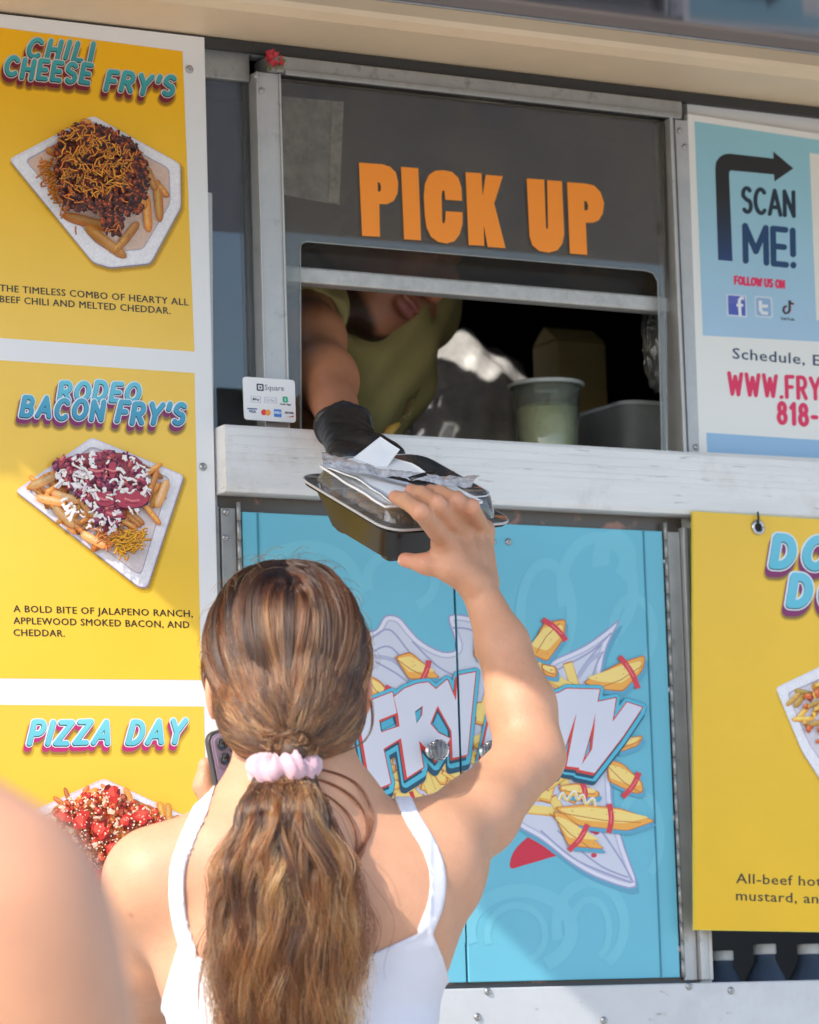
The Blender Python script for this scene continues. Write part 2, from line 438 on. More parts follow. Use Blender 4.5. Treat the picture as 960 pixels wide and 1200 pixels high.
xwl, xwr = -0.272, 0.444                     # window bay
z_led_t, z_led_b = 1.8885, 1.806
z_top = 2.37
xn0, xn1 = W(833, 1120)[0], W(833, 1120)[0] + 0.62   # niche with the bottles
z_rail = 1.203
wall = MB()
TH = 0.04
wall.box((-3.2, 0, 0.42), (xwl, TH, 2.72)); wall.box((xwr, 0, 1.80), (3.4, TH, 2.72)); wall.box((xwl, 0, z_top), (xwr, TH, 2.72))
wall.box((xwl, 0, 0.42), (xn0, TH, z_led_t - 0.03)); wall.box((xn0, 0, 0.42), (3.4, TH, z_rail - 0.004)); wall.box((xn1, 0, z_rail - 0.004), (3.4, TH, 1.80))
wall.build('side_wall', m_white, truck)
bd = MB(); bd.box((-3.2, 2.15, 0.42), (3.4, 2.2, 2.72)); bd.box((-3.2, TH + .001, 0.42), (-3.15, 2.15, 2.72)); bd.box((3.35, TH + .001, 0.42), (3.4, 2.15, 2.72))
bd.build('body_shell', m_white, truck)
def holed(mb, x0, y0, x1, y1, z0, z1, hx0, hy0, hx1, hy1):
    mb.box((x0, y0, z0), (x1, hy0, z1)); mb.box((x0, hy1, z0), (x1, y1, z1)); mb.box((x0, hy0, z0), (hx0, hy1, z1)); mb.box((hx1, hy0, z0), (x1, hy1, z1))
lidc = W(532, 430, .75); vx = lidc[0] - SUN_D[0] / -SUN_D[2] * (2.72 - lidc[2]); vy = .75 - SUN_D[1] / -SUN_D[2] * (2.72 - lidc[2])
sun_opening = (vx - .10, vy - .13, vx + .10, vy + .13)  # opening added to the roof so a sunbeam reaches the lid and kitchen
rf = MB(); holed(rf, -3.24, -0.02, 3.44, 2.22, 2.722, 2.78, *sun_opening); rf.build('roof', m_white, truck)
kt = MB(); kt.box((-3.1, 0.045, 0.86), (3.3, 2.1, 0.9)); kt.box((-3.1, 1.3, 0.9), (3.3, 1.34, 2.7)); holed(kt, -3.1, 0.045, 3.3, 2.1, 2.68, 2.7, *sun_opening)
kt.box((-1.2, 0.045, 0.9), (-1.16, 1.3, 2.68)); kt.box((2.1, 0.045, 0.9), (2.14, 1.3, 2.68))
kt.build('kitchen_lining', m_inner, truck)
for sx in (-2.1, 2.3):
    for sy in (0.12, 2.08):
        w = MB(); w.lathe((sx, sy - .11, 0.4), [(0.18, 0), (0.36, 0.0), (0.4, 0.03), (0.4, 0.19), (0.36, 0.22), (0.18, 0.22)], 32, (0, 1, 0))
        wh = w.build('wheel', m_rubber, truck, True)
        w = MB(); w.lathe((sx, sy - .105, 0.4), [(0.0, 0), (0.19, 0.01), (0.19, 0.2), (0.0, 0.21)], 24, (0, 1, 0)); w.build('rim', m_steel, wh, True)
# inner work counter
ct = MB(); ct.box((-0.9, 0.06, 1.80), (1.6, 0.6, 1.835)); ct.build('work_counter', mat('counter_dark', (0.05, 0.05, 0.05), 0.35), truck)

# window glass to the left, frame posts, sliding sash
def ux(px, py, y=0): return W(px, py, y)[0]
def uz(px, py, y=0): return W(px, py, y)[2]
g_left = glass_mat('window_glass', (0.75, 0.8, 0.82), 0.10, (0.30, 0.31, 0.32))
g_acr = glass_mat('acrylic', (0.88, 0.87, 0.84), 0.10, (0.38, 0.33, 0.21), 1.4, 5)  # olive mottling of the dirt film also stands in for reflection streaks
g_sash = glass_mat('sash_glass', (0.6, 0.56, 0.5), 0.12, (0.20, 0.15, 0.10), 1.14, 30)
xp0, xp1 = -0.2035, -0.1705
xq0, xq1 = 0.405, 0.438
f = MB(); f.box((xwl, 0.014, z_led_t - .02), (xp0, 0.019, z_top)); f.build('side_pane', g_left, truck)
f = MB(); f.panel([(240, 224), (249, 226), (251, 507), (242, 507)], -0.006, 0.02); f.build('pane_channel', m_alu, truck, bevel=0.001)
f = MB(); f.box((xwl, 0.008, 2.333), (xp0 - .001, 0.03, z_top)); f.build('pane_header', m_alud, truck, bevel=0.0015)
f = MB()
f.box((xp0, -0.007, z_led_t), (xp1, 0.03, 2.343)); f.box((xp1 - .002, -0.0095, z_led_t), (xp1 + .0008, -0.0072, 2.343)); f.box((xp0 - .0008, -0.0095, z_led_t), (xp0 + .0015, -0.0072, 2.343))
f.build('window_post', m_alu, truck, bevel=0.0012)
f = MB()
f.box((xq0, -0.012, z_led_t), (xq1, 0.03, 2.34)); f.box((xq0 - .002, -0.019, z_led_t), (xq0 + .003, -0.0122, 2.34)); f.box((xq0 + .008, -0.016, z_led_t), (xq0 + .0105, -0.0122, 2.34))
f.build('window_post', m_alu, truck, bevel=0.0012)
f = MB(); f.box((xp0 + .016, -0.016, 2.3435), (xq0 + .02, 0.03, 2.364)); f.box((xp1 + .002, -0.02, 2.339), (xq0 + .016, -0.0163, 2.3465)); f.build('window_header', m_alud, truck, bevel=0.0015)
f = MB(); f.box((-3.2, -0.01, 2.366), (3.4, -0.0005, 2.379)); f.build('shadow_gap', m_dark, truck)
# acrylic sheet with its cut-out
ac = MB(); ac.panel([(329, 92), (779, 142), (783, 532), (776, 532), (772, 330), (766, 320), (757, 317), (358, 283), (352, 288), (353, 507), (334, 506)], -0.004, 0.003)
aco = ac.build('acrylic_screen', g_acr, truck)
# bright edges of the cut acrylic
ed = MB(); ed.tube([W(*p, -0.0036) for p in ((353, 507), (352, 290), (354, 285), (359, 283), (500, 295), (757, 317), (766, 320), (771, 330), (776, 532))], 0.0007, 6)
ed.build('cut_edge', mat('acrylic_edge', (0.34, 0.36, 0.35), 0.3), aco)
sg = MB(); sg.box((xp1 - .004, 0.022, uz(330, 316, .02)), (xq0 + .004, 0.026, 2.345)); sg.build('sash_pane', g_sash, truck)
sb = MB(); sb.box((xp1 - .002, 0.006, uz(330, 329, .006)), (xq0 + .012, 0.03, uz(330, 310, .006))); sb.build('sash_rail', grime_or_reflection(mat('sash_metal', (0.5, 0.5, 0.49), 0.45, metal=0.35, var=0.15, vscale=60), (0.3, 0.28, 0.25), 90, 0.5, 0.7, amount=.5), truck, bevel=0.003)
fs_ = MB(); fs_.panel([(331, 113), (403, 119), (398, 240), (372, 236), (332, 228)], 0.004, 0.0006); fs_.build('reflection_patch', glass_mat('reflection_film', (.7, .7, .68), .8, (.62, .60, .57), scale=26), truck)  # pale film stands in for a bright reflection in the glass
fs_ = MB(); fs_.panel([(389, 119), (403, 120), (397, 238), (385, 236)], 0.0015, 0.0006); fs_.build('reflection_edge', glass_mat('reflection_edge_film', (.8, .8, .78), .8, (.8, .76, .68), scale=40), truck)  # lighter strip paints the bright right edge of that reflection
# PICK UP lettering on the acrylic
m_print = mat('print', rough=0.33, vcol=True, spec=0.45, var=0.06, vscale=4, bump=.04, bscale=9)
m_food = mat('food_print', rough=0.33, vcol=True, spec=0.45, var=0.15, vscale=330)
m_vinyl = mat('vinyl', rough=0.45, vcol=True)
pk = Print(-0.0046); pk.ground = (60, 60, 50)
OR = (255, 150, 44)
def fatletters(text, p0, p1, cap, thick, gap):
    plain(pk, text, p0, p1, cap, thick, OR, gap=gap, flat=True, res=.5, up=(-.016, -1.0))
# traced heavy grotesque capitals
X = lambda pts: [(320 + a / 3.0, b / 3.0) for a, b in pts]
P_ = [[(302, 571), (385, 577), (412, 586), (432, 606), (440, 640), (438, 680), (425, 706), (400, 718), (374, 717), (376, 832), (313, 829)]]
P_h = [[(368, 640), (376, 642), (380, 655), (379, 670), (374, 674), (369, 672)]]
I_ = [[(450, 586), (511, 591), (521, 845), (461, 841)]]
C_ = [[(530, 690), (534, 645), (548, 615), (570, 600), (598, 598), (630, 604), (652, 625), (663, 660), (665, 706), (606, 702), (603, 672), (600, 668), (595, 672), (593, 690), (595, 778), (598, 786), (603, 783), (606, 770), (607, 742), (667, 746), (666, 790), (656, 825), (638, 848), (610, 856), (580, 850), (555, 832), (540, 800), (534, 760)]]
K_ = [[(677, 605), (733, 609), (737, 690), (748, 614), (808, 619), (778, 715), (818, 872), (755, 868), (741, 790), (743, 864), (688, 861)]]
X2 = lambda pts: [(640 + a / 3.0, b / 3.0) for a, b in pts]
U_ = [[(-68, 627), (-6, 631), (0, 800), (3, 806), (7, 800), (4, 633), (56, 637), (64, 820), (58, 856), (40, 880), (10, 888), (-25, 882), (-48, 862), (-58, 830)]]
Q_ = [[(74, 640), (140, 645), (170, 652), (192, 675), (204, 712), (200, 750), (186, 774), (165, 783), (140, 782), (145, 896), (84, 891)]]
Q_h = [[(134, 706), (142, 707), (148, 720), (147, 736), (142, 740), (135, 738)]]
for po, ho, Xf in ((P_, P_h, X), (I_, [], X), (C_, [], X), (K_, [], X), (U_, [], X2), (Q_, Q_h, X2)):
    po = [Xf(q) for q in po]; ho = [Xf(q) for q in ho]; a = np.array(po[0])
    d, xs, ys = poly_field(po, (a[:, 0].min() - 2, a[:, 1].min() - 2, a[:, 0].max() + 2, a[:, 1].max() + 2), .4, ho)
    field_fill(pk, d, xs, ys, 0, lambda x, y: OR)
pk.build('pickup_lettering', m_vinyl, aco)

# ledge with fine grooves
prof = [(-0.001, z_led_t - .001), (-0.034, z_led_t)]
zz = z_led_t
for k, (a, w_) in enumerate(((.004, .0075), (.0135, .0095), (.0255, .0075), (.0350, .0060), (.0430, .0130))):
    a = z_led_t - a
    prof += [(-0.036, a), (-0.036, a - w_), (-0.0353, a - w_ - .0008), (-0.0353, a - w_ - .0012)]
prof += [(-0.036, z_led_b + .006), (-0.033, z_led_b + .001), (-0.03, z_led_b), (-0.001, z_led_b)]
led = MB(); n = len(prof); lx0, lx1 = xwl - .001, 3.3
led.add([(lx0, a, b) for a, b in prof] + [(lx1, a, b) for a, b in prof], [tuple(range(n)), tuple(range(2 * n - 1, n - 1, -1))] + [((i + 1) % n, i, n + i, n + (i + 1) % n) for i in range(n)])
led.build('ledge', grime_or_reflection(grime_or_reflection(mat('ledge_white', (0.76, 0.77, 0.78), 0.36, var=0.06, vscale=9, stretch=(1, 1, 8)), (0.30, 0.28, 0.25), 55, 0.60, 0.68, (0.25, 1, 2.4), .7), (0.48, 0.44, 0.37), 8, 0.54, 0.72, (1, 1, 1), .55), truck)
st = MB()
for k in range(3): pass
# sill behind the ledge
sl_ = MB(); sl_.box((xwl, -0.0005, z_led_t - .032), (xwr, 0.06, z_led_t - .004)); sl_.build('window_sill', m_alu, truck)

# soffit beam above the window and the raised hatch
v = ray(640, 50); t_ = (2.381 - cam_pos[2]) / v[2]; y_so = (cam_pos + v * t_)[1]
z_sf = W(640, 25, y_so)[2]
so_ = MB(); pr_ = [(0.0, 2.3805), (y_so + .022, 2.3815), (y_so + .004, 2.3875), (y_so, 2.394), (y_so, z_sf), (0.0, z_sf)]
n = len(pr_); so_.add([(-3.2, a, b) for a, b in pr_] + [(3.4, a, b) for a, b in pr_], [tuple(range(n)), tuple(range(2 * n - 1, n - 1, -1))] + [((i + 1) % n, i, n + i, n + (i + 1) % n) for i in range(n)])
so_.build('soffit_beam', grime_or_reflection(mat('warm_soffit', (0.80, 0.63, 0.43), 0.42, var=0.08, vscale=5), (0.2, 0.16, 0.1), 70, 0.66, 0.75, (0.5, 1, 1), .6), truck)  # warm bounce from the ground is put into this colour
ha = MB(); hz = z_sf + .0015
ha.box((-1.19, -1.08, hz), (2.9, y_so + .10, hz + .03))
ha.build('raised_hatch', mat('hatch_steel', (0.20, 0.23, 0.36), 0.10, metal=0.9, var=0.1, vscale=3, bump=0.05, bscale=3.0), truck, bevel=0.004)
hr = MB(); hr.tube([(-1.2, y_so - .003, hz), (2.9, y_so - .003, hz)], 0.0022, 8); hr.build('hatch_hinge', m_alud, truck, True)
ga = MB(); ga.box((-3.2, -0.29, hz + .002), (-1.21, y_so - .002, hz + .06)); ga.build('shade_visor', m_white, truck, bevel=0.01)  # unseen visor added to cast the shade line on the left wall
for sx in (0.95, 2.8):
    s_ = MB(); s_.tube([(sx, -0.01, 2.0), (sx, -0.85, hz)], 0.011, 10); s_.build('hatch_strut', m_steel, truck, True)

# ---- doors under the ledge
y_d = -0.012
recess = MB(); recess.box((xwl + .004, -0.004, z_rail), (xn0 - .02, -0.0006, z_led_b - .001)); recess.build('door_recess', grime_or_reflection(mat('recess_dark', (0.10, 0.085, 0.075), 0.35, metal=.3), (0.45, 0.2, 0.14), 35, 0.55, 0.65, (1, 1, 1), .6), truck)  # reddish blotches paint a reflection into the dark gap
m_door = mat('door_paint', rough=0.34, vcol=True, spec=0.5, var=0.05, vscale=4, bump=0.03, bscale=14)
BL = (106, 186, 208)
zd0, zd1 = 1.2105, 1.786
x_l0, x_seam, x_r1 = -0.2405, ux(540, 900, y_d), 0.3685
def door(name, x0, x1, label):
    d = MB(); d.box((x0, y_d, zd0), (x1, -0.005, zd1))
    me = bpy.data.meshes.new(name); me.from_pydata(d.v, [], d.f); me.update()
    ca = me.color_attributes.new('Col', 'FLOAT_COLOR', 'CORNER'); ca.data.foreach_set('color', np.tile(np.array([*s2l(BL), 1], np.float32), len(me.loops)))
    o = link(name, me, m_door, truck, bevel=0.0012); tag(o, label); return o
dl = door('door', x_l0, x_seam - .0016, 'left teal door leaf under the ledge'); dr = door('door', x_seam + .0016, x_r1, 'right teal door leaf with painted fries')
def artwork(x0, x1, clipname):
    pass
# folded edge strips
for (px, a, b, par) in ((304, 599, 1155, dl), (757, 624, 1147, dr)):
    s_ = MB(); xx = ux(px, 700, y_d); s_.box((xx - .001, y_d - .0012, zd0 + .001), (xx + .001, y_d + .001, zd1 - .001)); s_.build('fold_line', mat('fold_paint', s2l((60, 130, 150)), .4), par)
# door picture: crossed by the seam, so it is printed leaf by leaf
class Clip(Print):
    def __init__(s, y, side, step=8e-6): super().__init__(y, step); s.side = side
    def keep(s, pts):
        out = []; xs_ = x_seam - .0016 if s.side < 0 else x_seam + .0016
        w = [W(p[0], p[1], s.y) for p in pts]; q = []
        n = len(pts)
        for i in range(n):
            a, b = w[i], w[(i + 1) % n]; ia = (a[0] - xs_) * s.side >= 0; ib = (b[0] - xs_) * s.side >= 0
            if ia: q.append(np.asarray(pts[i], float))
            if ia != ib:
                t = (xs_ - a[0]) / (b[0] - a[0]); q.append(np.asarray(pts[i], float) * (1 - t) + np.asarray(pts[(i + 1) % n], float) * t)
        return q
    def poly(s, pts, col):
        q = s.keep(pts)
        if len(q) >= 3: super().poly([tuple(a) for a in q], col)
    def sheet(s, v2, faces, cols):
        v = []; ff = []; cc = []
        for f_, c in zip(faces, cols):
            q = s.keep([v2[i] for i in f_])
            if len(q) >= 3: n = len(v); v += [tuple(a) for a in q]; ff.append(tuple(range(n, n + len(q)))); cc.append(c)
        if ff: super().sheet(v, ff, cc)
    def strip(s, path, w, col):
        path = [np.asarray(p, float) for p in path]; L = []; Q = []
        for i, p in enumerate(path):
            d = path[min(i + 1, len(path) - 1)] - path[max(i - 1, 0)]; d = d / (np.linalg.norm(d) + 1e-9); nn = np.array([-d[1], d[0]]) * w / 2
            L.append(p + nn); Q.append(p - nn)
        v = []; f_ = []
        for i in range(len(path) - 1):
            n = len(v); v += [L[i], L[i + 1], Q[i + 1], Q[i]]; f_.append((n, n + 1, n + 2, n + 3))
        s.sheet(v, f_, [col] * len(f_))
A = lambda pts: [(400 + a / 2.526, 700 + b / 2.526) for a, b in pts]
B5 = lambda pts: [(410 + a / 5.0, 710 + b / 5.0) for a, b in pts]
def smooth(pts, n=4, closed=True):
    pts = [np.asarray(p, float) for p in pts]; out = []; N = len(pts)
    for i in range(N if closed else N - 1):
        p0, p1, p2, p3 = (pts[(i - 1) % N], pts[i], pts[(i + 1) % N], pts[(i + 2) % N]) if closed else (pts[max(i - 1, 0)], pts[i], pts[i + 1], pts[min(i + 2, N - 1)])
        for k in range(n):
            t = k / n; out.append(.5 * ((2 * p1) + (-p0 + p2) * t + (2 * p0 - 5 * p1 + 4 * p2 - p3) * t * t + (-p0 + 3 * p1 - 3 * p2 + p3) * t ** 3))
    if not closed: out.append(pts[-1])
    return [tuple(p) for p in out]
def smooth_corners(pts, r):
    out = []; n = len(pts)
    for i in range(n):
        p = np.asarray(pts[i], float); a = np.asarray(pts[i - 1], float); b = np.asarray(pts[(i + 1) % n], float)
        ua = (a - p); ub = (b - p); ra = min(r, np.linalg.norm(ua) * .4); rb = min(r, np.linalg.norm(ub) * .4); ua /= np.linalg.norm(ua); ub /= np.linalg.norm(ub)
        s, e = p + ua * ra, p + ub * rb
        for t in (0, .33, .67, 1): out.append(tuple((1 - t) ** 2 * s + 2 * t * (1 - t) * p + t * t * e))
    return out
def shrink(pts, k, dx=0, dy=0):
    c = np.mean(np.array(pts), 0); return [tuple(c + (np.array(p) - c) * k + (dx, dy)) for p in pts]
def inset(pts, w):                       # moves each corner towards the middle by about w
    c = np.mean(np.array(pts), 0); o = []
    for p in pts:
        d = np.array(p) - c; L = np.linalg.norm(d) + 1e-9; o.append(tuple(c + d * max(.1, (L - w) / L)))
    return o
FRIES = [A([(158, 175), (205, 160), (295, 238), (200, 245)]), A([(552, 165), (600, 75), (666, 63), (662, 120), (610, 192)]), A([(715, 252), (820, 195), (902, 170), (895, 215), (835, 280), (760, 272)]),
         A([(820, 420), (897, 408), (880, 440), (815, 462)]), A([(785, 478), (832, 490), (893, 548), (895, 580), (868, 582), (790, 545)]),
         A([(75, 225), (120, 250), (150, 300), (90, 300)]), A([(640, 560), (700, 548), (768, 578), (760, 594), (660, 588)]),
         A([(630, 622), (720, 612), (830, 625), (932, 662), (850, 692), (700, 676)]), A([(625, 632), (660, 640), (782, 746), (672, 738)]),
         A([(395, 120), (430, 90), (450, 190), (392, 180)]), A([(590, 195), (640, 205), (640, 240), (600, 232)])]
def fry(pr, pts, drip=True, seed=0):
    rr = random.Random(seed)
    pts = smooth_corners(pts, 5)
    pr.poly(shrink(pts, 1.0, 2.5, 5), (90, 165, 196))
    pr.poly(pts, (196, 110, 52)); pr.poly(inset(pts, 1.6), (240, 172, 74)); q = inset(pts, 2.2)
    c = np.mean(np.array(pts), 0)
    pr.poly([tuple(c + (np.array(p) - c) * np.array([.93, .66]) + np.array([-1, -2.2])) for p in q], (246, 216, 128))
    a = np.array(pts); ax = a - c; _, _, vt = np.linalg.svd(ax, full_matrices=False); u = vt[0]; L = np.abs(ax @ u).max(); wd = np.abs(ax @ vt[1]).max()
    pr.strip([c - u * L * .8 + vt[1] * wd * .2, c + vt[1] * wd * .32, c + u * L * .75 + vt[1] * wd * .1], 1.0, (190, 112, 50))
    for _ in range(5):
        p = c + u * L * rr.uniform(-.7, .7) + vt[1] * wd * rr.uniform(-.5, .4); pr.poly([tuple(p + np.array([math.cos(t), math.sin(t)]) * .7) for t in (0, 1.5, 3, 4.6)], (176, 120, 40))
    if drip:
        k = rr.uniform(.1, .5); p = c + u * L * k
        pr.strip(smooth([p - vt[1] * wd * 1.02 - u * 3, p - vt[1] * wd * .4, p + vt[1] * wd * .3 + u * 2, p + vt[1] * wd * 1.25 + u], 4, False), 6.5, (214, 62, 76))
        pr.strip([p - vt[1] * wd * .5 + u * .5, p + vt[1] * wd * .5 + u * 2], 1.4, (238, 120, 120))
def door_art(pr):
    pr.ground = BL
    # tone-on-tone swirls of the wrap
    for cx, cy_, rx, ry, w in ((700, 690, 42, 60, 13), (720, 655, 16, 24, 20), (640, 720, 30, 60, 12), (742, 740, 24, 40, 10), (610, 1090, 60, 46, 16), (692, 1084, 40, 50, 12), (605, 1095, 34, 34, 8), (692, 1090, 22, 36, 8), (360, 690, 60, 50, 14), (470, 680, 40, 34, 12), (750, 980, 24, 50, 10)):
        pr.strip(arc(cx, cy_, rx, ry, -200, 60, 24), w, (116, 193, 213))
    pr.poly(smooth(A([(500, 800), (520, 740), (600, 690), (680, 750), (620, 770), (545, 792)]), 4), (206, 40, 66))
    plate = A([(20, 110), (80, 100), (105, 92), (130, 54), (172, 58), (205, 95), (240, 130), (300, 160), (340, 152), (330, 110), (316, 58), (345, 50), (380, 55), (420, 60), (470, 90), (520, 130), (590, 195), (640, 178), (720, 142), (780, 100), (826, 65), (790, 140), (775, 200), (772, 250), (790, 400), (800, 560), (806, 620), (840, 740), (875, 858), (780, 840), (690, 795), (600, 725), (540, 690), (440, 640), (330, 720), (120, 760), (30, 640), (10, 400)])
    ps = smooth(plate, 3)
    pr.poly([(x + 3, y + 7) for x, y in ps], (96, 164, 192))
    d, xs, ys = poly_field([ps], (395, 710, 755, 1050), 1.2)
    field_fill(pr, d, xs, ys, 0, lambda x, y: (158, 158, 196)); field_fill(pr, d, xs, ys, -1.8, lambda x, y: (222, 222, 236))
    field_fill(pr, d, xs, ys, -6, lambda x, y: (186, 188, 210)); field_fill(pr, d, xs, ys, -8, lambda x, y: (208, 211, 226))
    for pth in ([(80, 130), (140, 95), (200, 160), (260, 230)], [(95, 160), (150, 150), (230, 250)], [(100, 190), (170, 230), (210, 265)], [(210, 130), (280, 200), (330, 230)], [(640, 215), (740, 160), (800, 105)], [(690, 250), (720, 200), (770, 140)], [(740, 250), (755, 200), (775, 160)], [(330, 90), (380, 95), (420, 120)], [(590, 690), (700, 780), (860, 845)], [(640, 690), (760, 790), (850, 830)], [(770, 690), (830, 780), (865, 845)]):
        pr.strip(smooth(A(pth), 6, False), 2.2, (160, 162, 196))
    for pth in ([(100, 175), (160, 190), (220, 258)], [(700, 240), (735, 190), (770, 165)]):
        pr.strip(smooth(A(pth), 6, False), 5, (176, 180, 206))
    # ketchup
    for cx, cy_ in ((745, 692), (748, 764), (755, 697)): pr.poly([tuple(p) for p in A(arc(cx, cy_, 9, 7, 0, 360, 10)[:-1])], (206, 60, 84))
    rr = random.Random(5)
    # heap of fries behind the name
    for k in range(110):
        cx, cy_ = rr.uniform(40, 690), rr.uniform(430, 650)
        if cx > 330: cy_ = rr.uniform(230, 650)
        a = rr.uniform(-1.3, 1.3); L = rr.uniform(45, 75); w = rr.uniform(12, 18); u = np.array([math.cos(a), math.sin(a)]); n_ = np.array([-u[1], u[0]]); c = np.array([cx, cy_])
        q = A([tuple(c - u * L - n_ * w), tuple(c + u * L * .8 - n_ * w), tuple(c + u * L), tuple(c + u * L * .8 + n_ * w), tuple(c - u * L + n_ * w)])
        pr.poly(q, (200, 112, 48)); pr.poly(inset(q, 1.5), (240, 182, 84)); pr.poly([(x - .5, y - 1.4) for x, y in inset(q, 3.2)], (244, 214, 122))
        if k % 5 == 0: pr.strip(A([tuple(c - n_ * w * 1.5), tuple(c + u * 8), tuple(c + n_ * w * 1.7 + u * 6)]), 5, (212, 52, 58))
    for k, q in enumerate(FRIES): fry(pr, q, k not in (3, 9, 10), k)
    # small script over the fries
    pr.strip(smooth(A([(645, 600), (655, 580), (668, 600), (690, 575), (700, 600), (715, 585), (725, 612), (745, 595), (752, 618)]), 4, False), 3.6, (238, 238, 240))
    pr.strip(smooth(A([(648, 600), (657, 583), (668, 602), (690, 578), (700, 602), (715, 588), (725, 614), (745, 598), (750, 618)]), 4, False), 1.8, (232, 200, 60))
    # the name
    Fp = B5([(30, 590), (250, 505), (275, 628), (172, 670), (184, 742), (292, 705), (302, 775), (197, 838), (240, 1040), (125, 1088), (66, 740)])
    Rp = B5([(258, 535), (320, 485), (395, 456), (460, 448), (505, 488), (522, 560), (500, 640), (472, 690), (520, 745), (590, 778), (512, 905), (405, 790), (432, 945), (335, 1007), (300, 775), (283, 640)])
    Rh = B5([(382, 620), (425, 588), (420, 645), (392, 688)])
    Yp = B5([(500, 492), (572, 432), (622, 555), (632, 408), (738, 388), (720, 560), (690, 872), (603, 893), (596, 735), (515, 585)])
    Mp = [(640, 902), (640, 815), (655, 812), (664, 807), (703, 808), (695, 850), (681, 900), (664, 898), (676, 835), (654, 902)]
    Y2 = [(698, 823), (722, 818), (718, 846), (735, 823), (753, 829), (731, 862), (697, 906), (678, 902), (694, 878), (697, 850)]
    Dp = [(560, 905), (574, 840), (590, 826), (612, 832), (618, 862), (600, 900)]
    for grp, holes, ext in (([Fp, Rp, Yp], [Rh], (-3, 14)), ([Dp], [], (-2, 10)), ([Mp, Y2], [], (-3, 10))):
        al = np.array([p for g_ in grp for p in g_]); bx = (al[:, 0].min() - 14, al[:, 1].min() - 14, al[:, 0].max() + 10, al[:, 1].max() + 22)
        d, xs, ys = poly_field(grp, bx, .7)
        nx, ny = int(round(abs(ext[0]) / .7)), int(round(ext[1] / .7))
        D = d.copy()
        for k in range(1, ny + 1, 2):
            sx = int(round(nx * k / ny)); D = np.minimum(D, np.roll(np.roll(d, k, 0), -sx, 1))
        field_fill(pr, D, xs, ys, 5.2, lambda x, y: (32, 78, 104)); 
        d1 = np.minimum(d, np.minimum(np.roll(np.roll(d, ny // 2, 0), -nx // 2, 1), np.roll(np.roll(d, ny // 4, 0), -nx // 4, 1)))
        field_fill(pr, d1, xs, ys, 4.8, lambda x, y: (84, 186, 214))
        d2 = np.roll(np.roll(d, 8, 0), -4, 1); field_fill(pr, np.minimum(d2, d), xs, ys, 1.2, lambda x, y: (26, 74, 98))
        d3 = np.roll(np.roll(d, 3, 0), -3, 1); field_fill(pr, np.minimum(d3, d), xs, ys, .9, lambda x, y: (214, 66, 56))
        dd, _, _ = poly_field(grp, bx, .7, holes)
        for g_ in grp:
            dd, _, _ = poly_field([g_], bx, .7, holes); field_fill(pr, dd, xs, ys, -.1, lambda x, y: (214, 216, 230))
    for hh in (Rh, B5([(480, 680), (512, 600), (585, 730), (590, 775), (520, 740)]), B5([(175, 680), (262, 640), (275, 688), (182, 735)])):
        pr.poly(hh, (24, 70, 92)); pr.poly(shrink(hh, .78, -.6, .8), (78, 176, 206)); 
        q = hh[:2]; pr.strip(q if hh is not Rh else [hh[1], hh[2]], 1.5, (214, 70, 56))
for sd, par in ((-1, dl), (1, dr)):
    c = Clip(y_d - .0003, sd); door_art(c); c.build('door_picture', m_print, par)
# knobs, bolts, hinges
g_knob = bpy.data.materials.new('crystal'); g_knob.use_nodes = True
b_ = g_knob.node_tree.nodes['Principled BSDF']; b_.inputs['Transmission Weight'].default_value = 1.0; b_.inputs['Roughness'].default_value = 0.0; b_.inputs['IOR'].default_value = 1.5
for (px, py, par) in ((514, 879, dl), (577, 880, dr)):
    c = W(px, py, y_d - .018); k = MB()
    bm = bmesh.new(); bmesh.ops.create_uvsphere(bm, u_segments=14, v_segments=9, radius=0.0135, matrix=Matrix.Translation(Vector(c)))
    me = bpy.data.meshes.new('knob'); bm.to_mesh(me); bm.free(); kb = link('knob', me, g_knob, par)
    k = MB(); k.lathe((c[0], y_d - .0005, c[2]), [(0.010, 0), (0.010, .003), (0.005, .005), (0.005, 0.007)], 20, (0, -1, 0)); k.build('knob_base', m_steel, kb, True)
sc = MB(); sc.lathe((0, 0, 0), [(0.0052, 0), (0.0050, .0008), (0.0040, .0018), (0.0026, .0023), (0.0018, .0023), (0.0015, .0006), (0.0, .0004)], 16, (0, -1, 0))
screw0 = None
def screw(px, py, y, par=None, s=1.0, m=None):
    global screw0
    p = W(px, py, y)
    if screw0 is None:
        screw0 = sc.build('screw', mat('screw_steel', (.40, .40, .40), .35, metal=.9), None, True); o = screw0
    else:
        o = screw0.copy(); COL.objects.link(o)
    adopt(o, par or truck); o.location = tuple(p); o.scale = (s, s, s); o.rotation_euler = (0, random.uniform(0, 3), 0)
    return o
for p in ((301, 89), (307, 106)): screw(*p, -0.0074, truck, .8)
for p in ((797, 153), (816, 524), (803, 172)): screw(*p, -0.0125, truck, .85)
for p in ((264, 630), (265, 600)): screw(*p, -0.0105, truck, .8)
for p in ((780, 658), (785, 808), (790, 958), (796, 1112)): screw(*p, -0.0105, truck, .85)
for p in ((578, 635), (596, 635)): screw(*p, y_d - .0008, dr, .9)
for p in ((572, 1162), (808, 1156), (857, 1161), (708, 1196), (560, 1192)): screw(*p, -0.0265, truck, .95)
h = MB(); h.box((ux(256, 640), -0.010, zd0), (ux(273, 640), -0.0045, zd1 + .004)); h.build('hinge_plate', m_alud, truck, bevel=0.001)
h = MB(); h.box((ux(250, 640), -0.007, zd0 - .002), (ux(256, 640) - .001, -0.001, zd1 + .006)); h.build('door_jamb', m_alud, truck, bevel=.001)
